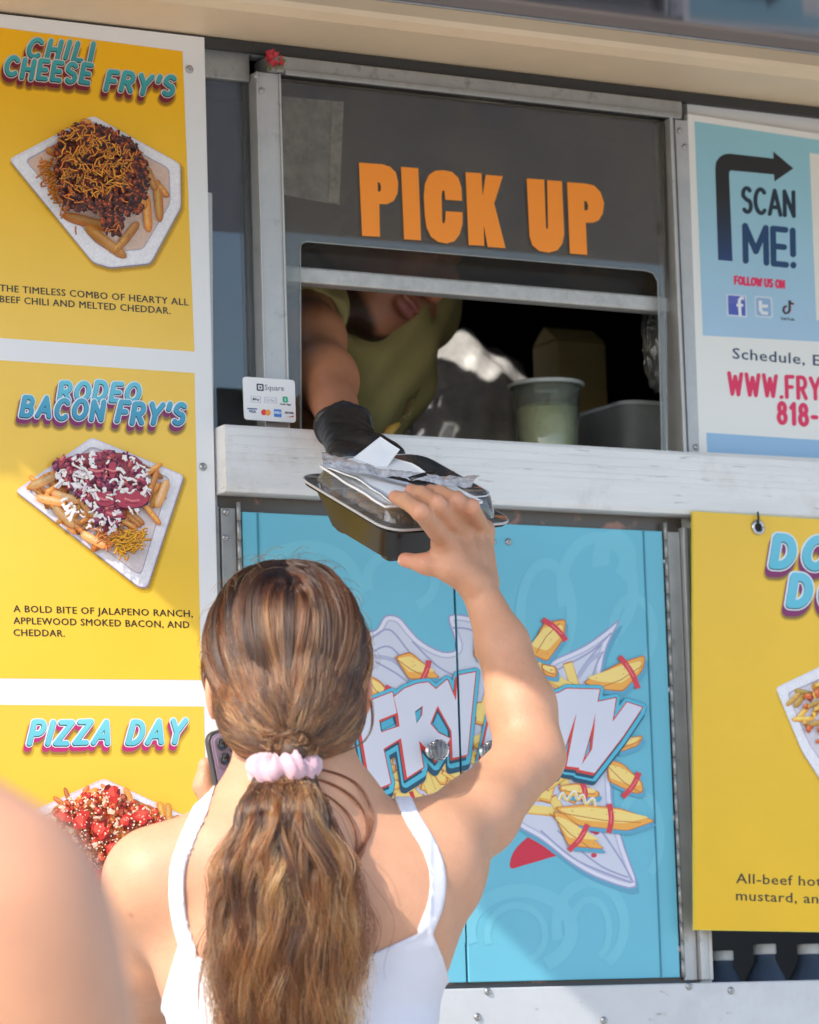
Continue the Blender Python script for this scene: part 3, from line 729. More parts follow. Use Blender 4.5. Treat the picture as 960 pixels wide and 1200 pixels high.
def knuckles(x, z0, z1, par):
    h = MB(); z = z0
    while z < z1:
        h.lathe((x, -0.0125, z), [(0.0028, 0), (0.0028, .0228)], 10); z += .0235
    h.build('piano_hinge', m_alud, par, True)
knuckles(ux(276, 640) - .001, zd0, zd1, dl); knuckles(x_r1 + .0045, zd0, zd1, dr)
h = MB(); h.box((x_r1 + .008, -0.010, zd0 - .004), (x_r1 + .028, -0.0045, zd1)); h.build('hinge_plate', m_alu, truck, bevel=0.001)
h = MB(); h.box((x_r1 + .029, -0.018, zd0 - .004), (x_r1 + .036, -0.0045, zd1 + .006)); h.box((x_r1 + .0365, -0.012, zd0 - .004), (x_r1 + .045, -0.0045, zd1 + .006)); h.build('door_jamb', m_alu, truck, bevel=.0012)
h = MB(); h.box((x_r1 + .0475, -0.008, zd0 - .004), (xn0 - .002, -0.001, 1.8)); h.build('niche_post', grime_or_reflection(mat('post_paint', (.62, .6, .56), .5, var=.08, vscale=20), (.25, .22, .18), 35, .6, .75, amount=.5), truck, bevel=.001)
# lower rail
h = MB(); h.box((-3.2, -0.026, 1.03), (3.4, -0.0006, z_rail)); h.build('lower_rail', grime_or_reflection(grime_or_reflection(mat('rail_metal', (.60, .61, .63), .42, metal=.15, var=.07, vscale=10), (.2, .19, .18), 45, .64, .7, (.6, 1, 1.5), .7), (.42, .42, .44), 6, .5, .7, (1, 1, 1), .5), truck, bevel=.002)
h = MB(); h.box((xwl + .006, -.0075, z_rail + .0005), (xn0 - .03, -.0007, z_rail + .0045)); h.build('door_sill', mat('sill_dark', (.06, .06, .065), .5), truck)
# bottle niche
h = MB()
zn = z_rail - .16
h.box((xn0 - .02, TH + .001, zn - .03), (xn1 + .02, .40, zn)); h.box((xn0 - .02, .40, zn - .03), (xn1 + .02, .42, 1.80)); h.box((xn0 - .02, TH + .001, zn + .001), (xn0, .399, 1.80)); h.box((xn1, TH + .001, zn + .001), (xn1 + .02, .399, 1.80))
h.build('niche_lining', mat('niche_dark', (.10, .10, .11), .5), truck)
# ------------------------------------------------------------------ posters
YEL = (246, 198, 60)
y_b = -0.0135
def gridcol(pr, quad, c0, c1, n=24):
    """a ground colour that runs from one yellow to another down the sheet"""
    q = [np.asarray(p, float) for p in quad]; v = []; f = []; c = []
    for i in range(n + 1):
        t = i / n; v += [tuple(q[0] * (1 - t) + q[3] * t), tuple(q[1] * (1 - t) + q[2] * t)]
    for i in range(n): f.append((2 * i, 2 * i + 1, 2 * i + 3, 2 * i + 2)); t = i / (n - 1); c.append(tuple(np.array(c0) * (1 - t) + np.array(c1) * t))
    pr.sheet(v, f, c)
def inpoly(p, poly):
    x, y = p; ins = False; n = len(poly)
    for i in range(n):
        a, b = poly[i], poly[(i + 1) % n]
        if (a[1] > y) != (b[1] > y) and x < (b[0] - a[0]) * (y - a[1]) / (b[1] - a[1]) + a[0]: ins = not ins
    return ins
def sample(poly, n, rr):
    a = np.array(poly); out = []
    while len(out) < n:
        p = (rr.uniform(a[:, 0].min(), a[:, 0].max()), rr.uniform(a[:, 1].min(), a[:, 1].max()))
        if inpoly(p, poly): out.append(p)
    return out
def jcol(c, rr, j): k = 1 + rr.uniform(-j, j); return tuple(min(255, max(0, q * k + rr.uniform(-6, 6))) for q in c)
def blob(pr, c, r, col, rr, asp=1.0, n=9):
    a0 = rr.uniform(0, 6.28); ca, sa = math.cos(a0), math.sin(a0); pts = []
    for k in range(n):
        t = 6.283 * k / n; q = r * rr.uniform(.55, 1.25); x, y = q * math.cos(t) * asp, q * math.sin(t) / asp; pts.append((c[0] + x * ca - y * sa, c[1] + x * sa + y * ca))
    pr.poly(pts, col)
def chunk(pr, c, r, cols, rr, asp=1.2):      # a lump with a dark underside and a light top: printed photograph of food
    blob(pr, (c[0] + .5, c[1] + 1.0), r * 1.08, cols[0], rr, asp); blob(pr, c, r, cols[1], rr, asp); blob(pr, (c[0] - r * .2, c[1] - r * .3), r * .5, cols[2], rr, asp)
def spud(pr, c, ang, L, w, rr, cols):
    w = w * .78; u = np.array([math.cos(ang), math.sin(ang)]); n = np.array([-u[1], u[0]]); c = np.asarray(c, float)
    def shp(k, l, off=(0, 0)):
        b = [c - u * L * l - n * w * .6 * k, c - u * L * .6 * l - n * w * k, c + n * 0 - n * w * k * rr.uniform(.85, 1.05), c + u * L * .7 * l - n * w * k * .9, c + u * L * l, c + u * L * .7 * l + n * w * k * .9, c + n * w * k, c - u * L * .6 * l + n * w * k, c - u * L * l + n * w * .5 * k]
        return [tuple(p + np.array(off)) for p in smooth(b, 2)]
    k_ = rr.uniform(.8, 1.1); cols = [tuple(min(255, q * k_ + rr.uniform(-8, 8)) for q in c_) for c_ in cols]; mid = tuple((np.array(cols[0]) * .45 + np.array(cols[1]) * .55))
    pr.poly(shp(1.06, 1.02, (.5, .9)), mid); pr.poly(shp(1, 1), cols[1]); pr.poly(shp(.6, .9, (-.4, -w * .2)), tuple((np.array(cols[1]) + np.array(cols[2])) / 2)); pr.poly(shp(.28, .75, (-.5, -w * .3)), cols[2])
    for _ in range(3):
        t = rr.uniform(-.8, .8); q_ = c + u * L * t + n * w * rr.uniform(-.6, .6); blob(pr, q_, rr.uniform(.4, .9), mid, rr, 1.3, 6)
def plate(pr, out, inn, shadow_off=(4, 6), rim=(226, 222, 232), well=(214, 204, 206), dk=(150, 120, 50)):
    o = smooth_corners(out, 5)
    a = np.array(o); d, xs, ys = poly_field([[(x + shadow_off[0] * .5, y + shadow_off[1] * .6) for x, y in o]], (a[:, 0].min() - 8, a[:, 1].min() - 8, a[:, 0].max() + 12, a[:, 1].max() + 14), 1.3)
    for lv, t in ((3.2, .18), (1.8, .42), (.4, .7)):
        field_fill(pr, d, xs, ys, lv, lambda x, y, t=t: tuple(np.array(pr.ground) * (1 - t) + np.array(dk) * t))
    pr.poly([(x + .6, y + 1.6) for x, y in o], (140, 128, 150)); pr.poly(o, rim); pr.poly(shrink(o, .975), (238, 236, 242)); pr.poly(smooth_corners(inn, 6), (184, 172, 186)); pr.poly(shrink(smooth_corners(inn, 6), .975), well)
    return o
FC = ((150, 70, 20), (226, 140, 58), (244, 184, 104))
def shreds(pr, poly, n, rr, col, L=9, w=1.1, j=.12):
    for c in sample(poly, n, rr):
        a = rr.uniform(0, 6.28); b = rr.uniform(-1.6, 1.6); pts = []; p = np.array(c); k = rr.uniform(.5, 1.2)
        for i in range(5): pts.append(p.copy()); p = p + np.array([math.cos(a), math.sin(a)]) * L * k / 4; a += b / 4
        pr.strip([q + np.array([.4, .7]) for q in pts], w * 1.15, tuple(np.array(col) * .55)); pr.strip(pts, w, jcol(col, rr, j))

board = thing('menu_board', W(120, 1000), 'white menu board screwed to the truck left of the window with three yellow food posters', 'menu board')
bz0, bz1 = 0.86, 2.377
b = MB(); b.box((-1.02, y_b, bz0), (-0.277, -0.001, bz1)); b.build('backing_sheet', mat('board_white', (.80, .81, .83), .32, var=.02, vscale=3), board, bevel=.001)
def panel(quad, c0, c1, label):
    pr = Print(y_b - .0002); gridcol(pr, quad, c0, c1); pr.ground = tuple((np.array(c0) + np.array(c1)) / 2)
    o = pr.build('poster', m_print, board); tag(o, label); return o
def newprint(g): p = Print(y_b - .0005); p.ground = g; return p
LE = -110
def ext(x, l, r): return l[1] + (r[1] - l[1]) * (x - l[0]) / (r[0] - l[0])
def pq(tl, tr, bl, br): return [(LE, ext(LE, tl, tr)), tr, br, (LE, ext(LE, bl, br))]
q1 = panel(pq((0, 32), (214, 60), (0, 396), (228, 412)), (248, 186, 18), (244, 202, 88), 'yellow poster with chili cheese fries, top of the board')  # yellow gradient has awning shade and bounce light painted into it
q2 = panel(pq((0, 422), (228, 437), (0, 795), (236, 797)), (244, 202, 88), (246, 202, 60), 'yellow poster with bacon fries, middle of the board')
q3 = panel(pq((0, 826), (239, 828), (0, 1240), (248, 1236)), (244, 200, 70), (242, 194, 44), 'yellow poster with pizza fries, bottom of the board')
S = stroke_segments
UPC = (-.03, -1.0)
p = newprint((243, 182, 24)); comic(p, [S('CHILI', (32, 65), (105, 71), 20, .31, .5, .3, .05, 1, UPC)], side=(120, 18, 38), shadow=(110, 70, 10), fill=((70, 172, 176), (54, 148, 154)), edge=(210, 200, 190)); 
comic(p, [S("CHEESE", (6, 88), (103, 98), 21, .30, .46, .25, .05, 2, UPC), S("FRY'S", (124, 104), (201, 112), 21, .31, .46, .3, .05, 3, UPC)], side=(120, 18, 38), shadow=(110, 70, 10), fill=((70, 172, 176), (54, 148, 154)), edge=(210, 200, 190)); p.build('title_lettering', m_print, q1)
p = newprint((246, 198, 45)); comic(p, [S('RODEO', (69, 468), (161, 470), 20, .32, .46, .25, .05, 4, UPC)], side=(130, 30, 96), shadow=(104, 80, 70), fill=((110, 200, 222), (88, 180, 208)))
comic(p, [S('BACON', (25, 487), (118, 492), 21, .32, .46, .25, .05, 5, UPC), S("FRY'S", (137, 494), (213, 497), 22, .32, .46, .3, .06, 6, UPC)], side=(130, 30, 96), shadow=(104, 80, 70), fill=((86, 172, 202), (60, 146, 184))); p.build('title_lettering', m_print, q2)
p = newprint((246, 198, 30)); comic(p, [S('PIZZA', (34, 871), (126, 871), 25, .29, .44, .35, .04, 7, UPC), S('DAY', (150, 871), (211, 871), 25, .29, .44, .35, .04, 8, UPC)], side=(190, 40, 110), shadow=(120, 90, 60), fill=((126, 212, 222), (96, 190, 208))); p.build('title_lettering', m_print, q3)
TX = (52, 46, 40)
p = newprint(YEL); typed(p, 'THE TIMELESS COMBO OF HEARTY ALL', (0, 341), (221, 358), 8.2, TX, .012, UPC); typed(p, 'BEEF CHILI AND MELTED CHEDDAR.', (0, 354), (200, 368), 8.2, TX, .012, UPC); p.build('caption', m_print, q1)
p = newprint(YEL); typed(p, 'A BOLD BITE OF JALAPENO RANCH,', (16, 717), (226, 723), 8.2, TX, .012, UPC); typed(p, 'APPLEWOOD SMOKED BACON, AND', (16, 731), (222, 736), 8.2, TX, .012, UPC); typed(p, 'CHEDDAR.', (16, 745), (76, 746), 8.2, TX, .012, UPC); p.build('caption', m_print, q2)
# chili cheese fries
A1 = lambda pts: [(a * 230 / 960, 130 + b * 200 / 835) for a, b in pts]
rr = random.Random(3)
p = newprint((244, 184, 24)); plate(p, A1([(44, 235), (455, 22), (882, 258), (884, 470), (735, 745), (540, 765), (455, 740)]), A1([(120, 240), (440, 70), (830, 280), (835, 450), (700, 680), (545, 690), (470, 650)]), well=(222, 190, 172))
side = A1([(190, 250), (280, 230), (320, 500), (400, 600), (300, 500), (210, 360)])
shreds(p, side, 120, rr, (232, 138, 50), 8, 1.3)
for c, a, L, w in (((265, 200), .3, 40, 22), ((775, 440), 1.5, 100, 24), ((720, 500), 1.5, 90, 24), ((800, 390), .9, 35, 18), ((450, 545), .25, 140, 30), ((520, 640), .65, 120, 32), ((630, 600), -.9, 75, 24), ((690, 420), 1.3, 60, 26), ((425, 50), .2, 24, 14), ((590, 650), -.8, 50, 20), ((740, 330), 1.2, 60, 20)):
    q = A1([c])[0]; spud(p, q, a, L * .24, w * .24, rr, FC)
heap = A1([(285, 110), (400, 55), (520, 70), (640, 140), (700, 210), (735, 320), (690, 490), (600, 520), (590, 600), (520, 600), (480, 490), (310, 480), (275, 300), (270, 180)])
p.poly(smooth(shrink(heap, .93), 3), (92, 42, 24))
for c in sorted(sample(heap, 1100, rr), key=lambda q: q[1]):
    k = rr.choice([((40, 14, 10), (98, 40, 22), (150, 70, 40)), ((36, 16, 12), (72, 32, 22), (120, 54, 36)), ((70, 20, 8), (150, 62, 24), (200, 98, 44)), ((30, 14, 12), (60, 30, 26), (110, 56, 44))])
    chunk(p, c, rr.uniform(1.2, 3.6), k, rr)
shreds(p, A1([(290, 130), (420, 70), (640, 180), (640, 340), (500, 420), (300, 380)]), 210, rr, (236, 150, 44), 12, 1.1, .2)
shreds(p, heap, 60, rr, (222, 120, 40), 10, 1.0, .2)
p.build('food_picture', m_food, q1)
# bacon fries
A2 = lambda pts: [(a * .25, 500 + b * .25) for a, b in pts]
p = newprint((246, 198, 45)); plate(p, A2([(72, 300), (430, 50), (862, 228), (690, 752), (650, 750)]), A2([(130, 300), (430, 90), (800, 240), (665, 690), (640, 690)]), rim=(222, 216, 238), well=(226, 214, 216))
for k in range(110):
    c = rr.choice(sample(A2([(150, 270), (300, 170), (700, 200), (770, 240), (740, 400), (600, 520), (440, 560), (250, 400)]), 1, rr)); spud(p, c, rr.choice([.5, .7, .9, -.6, -1.2]), rr.uniform(10, 17), rr.uniform(3.2, 5), rr, FC)
for c, a in (((200, 255), -.4), ((300, 420), .8), ((440, 530), .5), ((310, 330), .3), ((760, 310), -1.2), ((420, 390), .9), ((240, 345), .2)): spud(p, A2([c])[0], a, 17, 6.0, rr, ((176, 92, 40), (238, 164, 92), (248, 204, 150)))
hb = A2([(260, 150), (420, 100), (650, 120), (710, 230), (700, 360), (560, 420), (540, 520), (480, 500), (420, 360), (260, 260)])
p.poly(smooth(shrink(hb, .9), 3), (150, 60, 70))
for c in sorted(sample(hb, 190, rr), key=lambda q: q[1]):
    k = rr.choice([((84, 16, 40), (160, 44, 76), (206, 100, 118)), ((80, 20, 30), (186, 66, 72), (226, 130, 120)), ((60, 14, 44), (128, 32, 72), (176, 84, 116)), ((230, 220, 226), (242, 236, 238), (250, 248, 248))])
    chunk(p, c, rr.uniform(2.4, 5), k, rr, 1.5)
for q in (A2([(425, 315), (520, 300), (540, 360), (470, 375)]), A2([(545, 300), (690, 305), (690, 360), (620, 385), (550, 370)]), A2([(490, 395), (570, 390), (580, 420), (500, 430)]), A2([(420, 170), (450, 180), (480, 230), (450, 240)]), A2([(510, 170), (545, 165), (540, 240), (515, 240)])):
    p.poly(smooth(q, 3), (92, 20, 44)); p.poly(smooth(inset(q, 1.2), 3), (184, 62, 84)); c = np.mean(np.array(q), 0); p.strip([c + (-9, -2), c + (0, 1), c + (9, 0)], 2.2, (224, 128, 128)); p.strip([c + (-8, 3), c + (7, 4)], 1.2, (140, 34, 60))
for c in sample(hb, 60, rr) + sample(A2([(250, 330), (420, 360), (470, 500), (400, 490), (330, 400)]), 14, rr):
    a = rr.uniform(-1.2, 1.2); L_ = rr.uniform(2, 6); u_ = np.array([math.cos(a), math.sin(a)]); pth = smooth([np.array(c) - u_ * L_, np.array(c) + (0, rr.uniform(-2.5, 2.5)), np.array(c) + u_ * L_], 4, False); w_ = rr.uniform(1.2, 3.4)
    p.strip([np.array(q) + (.3, .8) for q in pth], w_ * 1.15, (196, 172, 176)); p.strip(pth, w_, jcol((244, 236, 232), rr, .03)); blob(p, pth[rr.randrange(len(pth))], w_ * rr.uniform(.7, 1.3), (246, 240, 236), rr, 1.2, 8)
shreds(p, A2([(540, 500), (680, 480), (690, 530), (620, 610), (560, 600), (520, 560)]), 150, rr, (244, 170, 40), 9, 1.3); shreds(p, A2([(440, 480), (540, 500), (520, 570), (470, 540)]), 25, rr, (230, 130, 60), 9, 1.0)
p.build('food_picture', m_food, q2)
# pizza fries
A3 = lambda pts: [(a * 260 / 960, 820 + b * 280 / 1034) for a, b in pts]
p = newprint((246, 198, 30)); plate(p, A3([(100, 500), (450, 340), (860, 530), (900, 700), (560, 1040), (430, 1020)]), A3([(170, 510), (450, 385), (800, 540), (820, 690), (550, 980), (450, 960)]), rim=(226, 214, 216), well=(232, 204, 196))
hp = A3([(215, 500), (290, 430), (470, 375), (560, 430), (720, 490), (760, 560), (640, 760), (470, 930), (400, 860), (300, 680)])
p.poly(smooth(shrink(hp, .93), 3), (214, 92, 56))
for c in sorted(sample(hp, 110, rr), key=lambda q: q[1]): spud(p, c, rr.uniform(-1.5, 1.5), rr.uniform(9, 14), rr.uniform(3, 4.5), rr, ((190, 60, 24), (240, 132, 62), (250, 176, 110)))
for c, a in (((560, 430), 1.2), ((700, 495), 1.4), ((730, 500), 1.5), ((425, 830), -.7), ((455, 895), .9), ((380, 410), -.5), ((270, 460), -.6)): spud(p, A3([c])[0], a, 14, 5, rr, ((200, 84, 30), (248, 156, 60), (252, 196, 110)))
for c in sorted(sample(hp, 330, rr), key=lambda q: q[1]):
    k = rr.choice([((120, 20, 14), (206, 48, 34), (236, 96, 70)), ((140, 30, 16), (228, 84, 46), (246, 140, 96)), ((100, 30, 16), (170, 66, 40), (220, 120, 86)), ((190, 120, 90), (246, 214, 180), (252, 236, 216))]); chunk(p, c, rr.uniform(2, 4.5), k, rr)
for c in ((485, 405), (435, 560), (540, 525), (490, 645), (270, 505), (380, 720), (430, 770), (620, 500), (330, 660), (350, 520)):
    q = A3([c])[0]; rad = rr.uniform(8, 12); 
    blob(p, (q[0] + .6, q[1] + 1.2), rad, (120, 18, 14), rr, 1.15, 14); blob(p, q, rad * .95, (214, 52, 42), rr, 1.15, 14); blob(p, (q[0] - 1, q[1] - 1.5), rad * .6, (234, 92, 74), rr, 1.15, 12)
for c in sample(hp, 420, rr): blob(p, c, rr.uniform(.6, 1.4), jcol((250, 226, 200), rr, .05), rr)
p.build('food_picture', m_food, q3)
for c in ((222, 81), (238, 547)): screw(*c, y_b - .0002, board, 1.0)

# ------------------------------------------------------------------ scan-me poster
scan = thing('scan_poster', W(890, 540), 'pale blue poster with a bent black arrow and the words scan me', 'poster')
y_s = -0.0125
b = MB(); b.panel([(806, 133), (1180, 190), (1180, 560), (820, 537)], y_s, .010); b.build('poster_board', mat('poster_white', (.80, .81, .80), .35), scan, bevel=.0008)
p = Print(y_s - .0002); p.ground = (160, 200, 220)
gridcol(p, [(814, 142), (1170, 196), (1170, 400), (822, 391)][:2] + [(1176, 412), (824, 393)], (150, 202, 216), (166, 200, 228), 20)
p.poly([(828, 507), (1176, 530), (1176, 548), (829, 530)], (150, 190, 226)); p.poly([(949, 179), (1090, 200), (1092, 384), (957, 375)], (232, 230, 222))
p.build('printed_ground', m_print, scan)
p = Print(y_s - .0004)
S3 = lambda pts: [(800 + a * 160 / 738, 140 + b * 260 / 1200) for a, b in pts]
arrow = S3([(193, 760), (177, 262), (182, 228), (200, 203), (225, 188), (255, 184), (492, 211), (490, 172), (600, 264), (497, 335), (495, 297), (262, 275), (253, 283), (252, 300), (271, 766)])
d, xs, ys = poly_field([arrow], (834, 170, 935, 312), .5)
field_fill(p, d, xs, ys, 0, lambda x, y: tuple(np.array((38, 34, 30)) * (1 - min(1, max(0, (y - 225) / 80))) + np.array((36, 62, 112)) * min(1, max(0, (y - 225) / 80))))
plain(p, 'SCAN', S3([(328, 498)])[0], S3([(602, 522)])[0], 28.0, .17, (30, 46, 62), gap=.32, up=(-.02, -1))
plain(p, 'ME!', S3([(342, 764)])[0], S3([(602, 790)])[0], 41, .17, (30, 66, 108), gap=.3, up=(-.02, -1))
plain(p, 'FOLLOW US ON', S3([(284, 888)])[0], S3([(550, 911)])[0], 8.4, .3, (226, 44, 96), gap=.34, up=(-.02, -1), space=.45)
p.build('lettering', m_print, scan)
p = Print(y_s - .0004)
p.poly(smooth_corners(S3([(236, 943), (345, 952), (350, 1072), (240, 1062)]), 1.5), (206, 218, 236)); p.poly(smooth_corners(S3([(245, 950), (337, 958), (341, 1062), (249, 1054)]), 1.5), (92, 100, 186)); p.poly(S3([(247, 1000), (339, 985), (341, 1062), (249, 1054)]), (76, 92, 184))
p.strip(S3([(332, 968), (316, 966), (308, 975), (308, 1000), (312, 1062)]), 3.6, (232, 236, 244)); p.strip(S3([(292, 1003), (328, 1005)]), 3.2, (232, 236, 244))
p.poly(smooth_corners(S3([(388, 952), (485, 960), (490, 1076), (393, 1068)]), 3), (204, 218, 234)); p.poly(smooth_corners(S3([(396, 962), (476, 968), (481, 1066), (401, 1060)]), 3), (146, 178, 216))
p.strip(S3([(420, 980), (422, 1030), (432, 1046), (462, 1048)]), 4.0, (226, 232, 240)); p.strip(S3([(424, 1008), (462, 1010)]), 3.6, (226, 232, 240))
def note(dx, col):
    p.strip(S3([(578 + dx, 978), (579 + dx, 1032), (570 + dx, 1046), (555 + dx, 1048), (545 + dx, 1036), (548 + dx, 1016), (562 + dx, 1008)]), 2.4, col); p.strip(S3([(578 + dx, 980), (584 + dx, 993), (600 + dx, 998)]), 2.4, col)
note(-3, (110, 200, 210)); note(3, (220, 60, 100)); note(0, (34, 34, 40))
typed(p, 'TikTok', S3([(530, 1083)])[0], S3([(606, 1088)])[0], 3.2, (40, 40, 48), .02)
p.build('social_icons', m_print, scan)
p = Print(y_s - .0004)
typed(p, 'Schedule, Events', (859, 420), (1010, 432.5), 13.0, (44, 62, 96), .02, (-.02, -1))
def wob(t): return t
plain(p, 'WWW.FRY', (855, 461), (961, 468), 24, .19, (226, 44, 96), gap=.42, up=(-.02, -1), slant=0, jit=.02)
plain(p, '818-9', (913, 495), (972, 500), 23, .22, (226, 44, 96), gap=.5, up=(-.02, -1))
p.build('contact_lettering', m_print, scan)

# ------------------------------------------------------------------ hot-dog poster on the open flap
dog = thing('hot_dog_poster', W(890, 1090), 'large yellow hot dog poster hung by a grommet below the scan me poster', 'poster')
y_h = -0.040
b = MB(); b.panel([(812, 599), (1180, 622), (1180, 1096), (814, 1090)], y_h, .004); b.build('poster_sheet', mat('sheet_back', (.78, .60, .06), .4), dog)
p = Print(y_h - .0002); p.ground = (246, 200, 40); gridcol(p, [(812.6, 600), (1179, 623), (1179, 1095), (814.6, 1089)], (240, 196, 64), (236, 188, 30)); p.build('printed_ground', m_print, dog)
p = Print(y_h - .0004); p.ground = (248, 198, 34)
comic(p, [S('DO', (906, 662), (966, 665), 32, .36, .6, .2, .02, 11, (-.02, -1)), S('DO', (926, 708), (984, 711), 32, .36, .6, .2, .02, 12, (-.02, -1))], side=(130, 40, 100), shadow=(100, 80, 60), fill=((112, 196, 222), (96, 190, 212)), drop=(-2.5, 7), out=1.4); p.build('title_lettering', m_print, dog)
p = Print(y_h - .0004); typed(p, 'All-beef hot dog', (863, 1035), (1000, 1040), 12, (56, 50, 40), .012, (-.01, -1)); typed(p, 'mustard, and chili', (863, 1055), (1010, 1061), 12, (56, 50, 40), .012, (-.01, -1)); p.build('caption', m_print, dog)
p = Print(y_h - .0004); p.ground = (248, 198, 34); rr = random.Random(9)
plate(p, [(909, 806), (985, 770), (1100, 830), (1060, 990), (985, 950), (940, 880)], [(922, 812), (985, 785), (1080, 835), (1045, 960), (985, 925), (948, 872)], rim=(228, 228, 238), well=(216, 212, 220))
hd = [(928, 815), (975, 795), (1060, 830), (1040, 930), (985, 905), (946, 862)]
for c in sorted(sample(hd, 60, rr), key=lambda q: q[1]): spud(p, c, rr.uniform(-1, 1), rr.uniform(9, 13), rr.uniform(2.6, 4), rr, ((170, 80, 20), (240, 176, 70), (250, 214, 120)))
for c in sample(hd, 60, rr): chunk(p, c, rr.uniform(2.5, 5), rr.choice([((120, 20, 14), (212, 64, 40), (240, 120, 80)), ((170, 90, 20), (244, 186, 60), (252, 222, 110)), ((150, 40, 16), (224, 100, 40), (246, 150, 80))]), rr)
p.build('food_picture', m_food, dog)
g_ = MB(); c = W(888.5, 618, y_h - .0012); ring = [np.array([c[0] + .0078 * math.cos(t), c[1], c[2] + .0078 * math.sin(t)]) for t in np.linspace(0, 2 * math.pi, 25)]
g_.tube(ring, .0026, 8); gm = g_.build('grommet', m_steel, dog, True)
g_ = MB(); g_.lathe((c[0], y_h - .0006, c[2]), [(.0062, 0), (.0, .0002)], 20, (0, -1, 0)); g_.build('grommet_hole', mat('hole', (.01, .01, .01), .8), gm)
g_ = MB(); g_.tube([W(888, 600, y_h - .004), W(889, 606, y_h - .006), W(889, 613, y_h - .005)], .0014, 8); g_.build('hook', m_rubber, dog, True)

# ------------------------------------------------------------------ payment sticker
stk = thing('payment_sticker', W(316, 495), 'small white payment card sticker at the bottom left of the window', 'sticker')
y_k = -0.0235
QS = lambda pts: [(270 + a * 100 / 960, 430 + b * 90 / 864) for a, b in pts]
out = smooth_corners(QS([(140, 108), (725, 148), (738, 628), (158, 590)]), 4)
b = MB(); b.panel(out, y_k, .0012); b.build('sticker_card', mat('sticker_white', (.82, .83, .85), .3), stk)
p = Print(y_k - .0002); DK = (48, 50, 58)
p.poly(smooth_corners(QS([(295, 186), (374, 192), (376, 272), (297, 266)]), 1), DK); p.poly(smooth_corners(QS([(312, 204), (358, 207), (360, 255), (314, 252)]), .6), (226, 228, 234)); p.poly(QS([(325, 219), (346, 220), (347, 242), (326, 241)]), DK)
typed(p, 'Square', QS([(390, 258)])[0], QS([(602, 270)])[0], 6.6, (70, 74, 84), 0, (-.01, -1))
for a in (QS([(232, 325), (342, 333), (344, 403), (234, 395)]), QS([(385, 335), (520, 345), (522, 412), (387, 402)])): p.poly(a, (120, 124, 132)); p.poly(inset(a, .45), (226, 228, 234))
p.poly(QS(arc(262, 362, 12, 14, 0, 360, 10)[:-1]), DK); typed(p, 'Pay', QS([(277, 374)])[0], QS([(325, 378)])[0], 2.6, DK, .01); typed(p, 'G Pay', QS([(410, 384)])[0], QS([(500, 390)])[0], 2.6, (120, 130, 140), 0)
p.poly(smooth_corners(QS([(588, 332), (646, 336), (648, 402), (590, 398)]), 1.5), (34, 160, 120)); p.poly(QS([(606, 348), (630, 350), (631, 388), (607, 386)]), (120, 220, 190)); typed(p, 'Cash App', QS([(560, 424)])[0], QS([(680, 432)])[0], 2.0, DK, .02)
p.poly(QS([(190, 460), (302, 466), (302, 480), (190, 474)]), (58, 98, 150)); typed(p, 'VISA', QS([(210, 512)])[0], QS([(288, 518)])[0], 3.2, (50, 70, 120), .02)
p.poly(QS(arc(378, 510, 32, 34, 0, 360, 20)[:-1]), (226, 52, 56)); p.poly(QS(arc(424, 514, 30, 34, 0, 360, 20)[:-1]), (244, 160, 60))
p.poly(QS([(490, 474), (574, 480), (576, 566), (492, 560)]), (58, 128, 214)); typed(p, 'AMEX', QS([(496, 524)])[0], QS([(570, 530)])[0], 3.0, (220, 232, 246), .02)
typed(p, 'DISCOVER', QS([(616, 524)])[0], QS([(712, 530)])[0], 2.4, (80, 70, 74), .02); p.poly(QS([(616, 562), (660, 560), (712, 546), (712, 566)]), (190, 90, 70))
p.build('card_logos', m_print, stk)

# ------------------------------------------------------------------ bottles in the niche
g_pet = bpy.data.materials.new('bottle_plastic'); g_pet.use_nodes = True; b_ = g_pet.node_tree.nodes['Principled BSDF']
b_.inputs['Transmission Weight'].default_value = .85; b_.inputs['Roughness'].default_value = .06; b_.inputs['IOR'].default_value = 1.33; b_.inputs['Base Color'].default_value = (.45, .62, .97, 1)
LB = ['water bottle with a white cap by the niche post, leftmost of the three', 'water bottle with a white cap in the middle of the niche row', 'water bottle with a white cap cut by the right edge of the picture']
src = None; src_l = []
for k, (px, py, y) in enumerate(((852, 1114, .075), (902, 1106, .06), (953, 1106, .055))):
    topc = W(px, py, y); base = np.array([topc[0], y + .012, zn])
    if src is None:
        src = thing('water_bottle', base, LB[0], 'bottle', 'water bottles in the niche'); H = topc[2] - base[2]
        o_ = MB(); o_.lathe(base, [(.0, .001), (.026, .001), (.031, .006), (.0315, .03), (.030, .034), (.0315, .04), (.0315, max(.045, H - .058)), (.028, H - .046), (.0155, H - .024), (.0135, H - .016), (.0135, H - .013)], 28); src_l.append(o_.build('bottle_body', g_pet, src, True))
        o_ = MB(); o_.lathe(base, [(.0145, H - .013), (.0152, H - .012), (.0152, H - .001), (.0138, H), (.0, H)], 28); src_l.append(o_.build('cap', mat('cap_white', (.82, .85, .9), .35), src, True))
    else:
        r2 = src.copy(); COL.objects.link(r2); r2['label'] = LB[k]; r2.location = tuple(base)
        for ch in src_l: c2 = ch.copy(); COL.objects.link(c2); c2.parent = r2; c2.matrix_parent_inverse = ch.matrix_parent_inverse.copy()
        r2.scale = (1, 1, (topc[2] - base[2]) / H)

# ------------------------------------------------------------------ things inside the window
ctz = 1.835
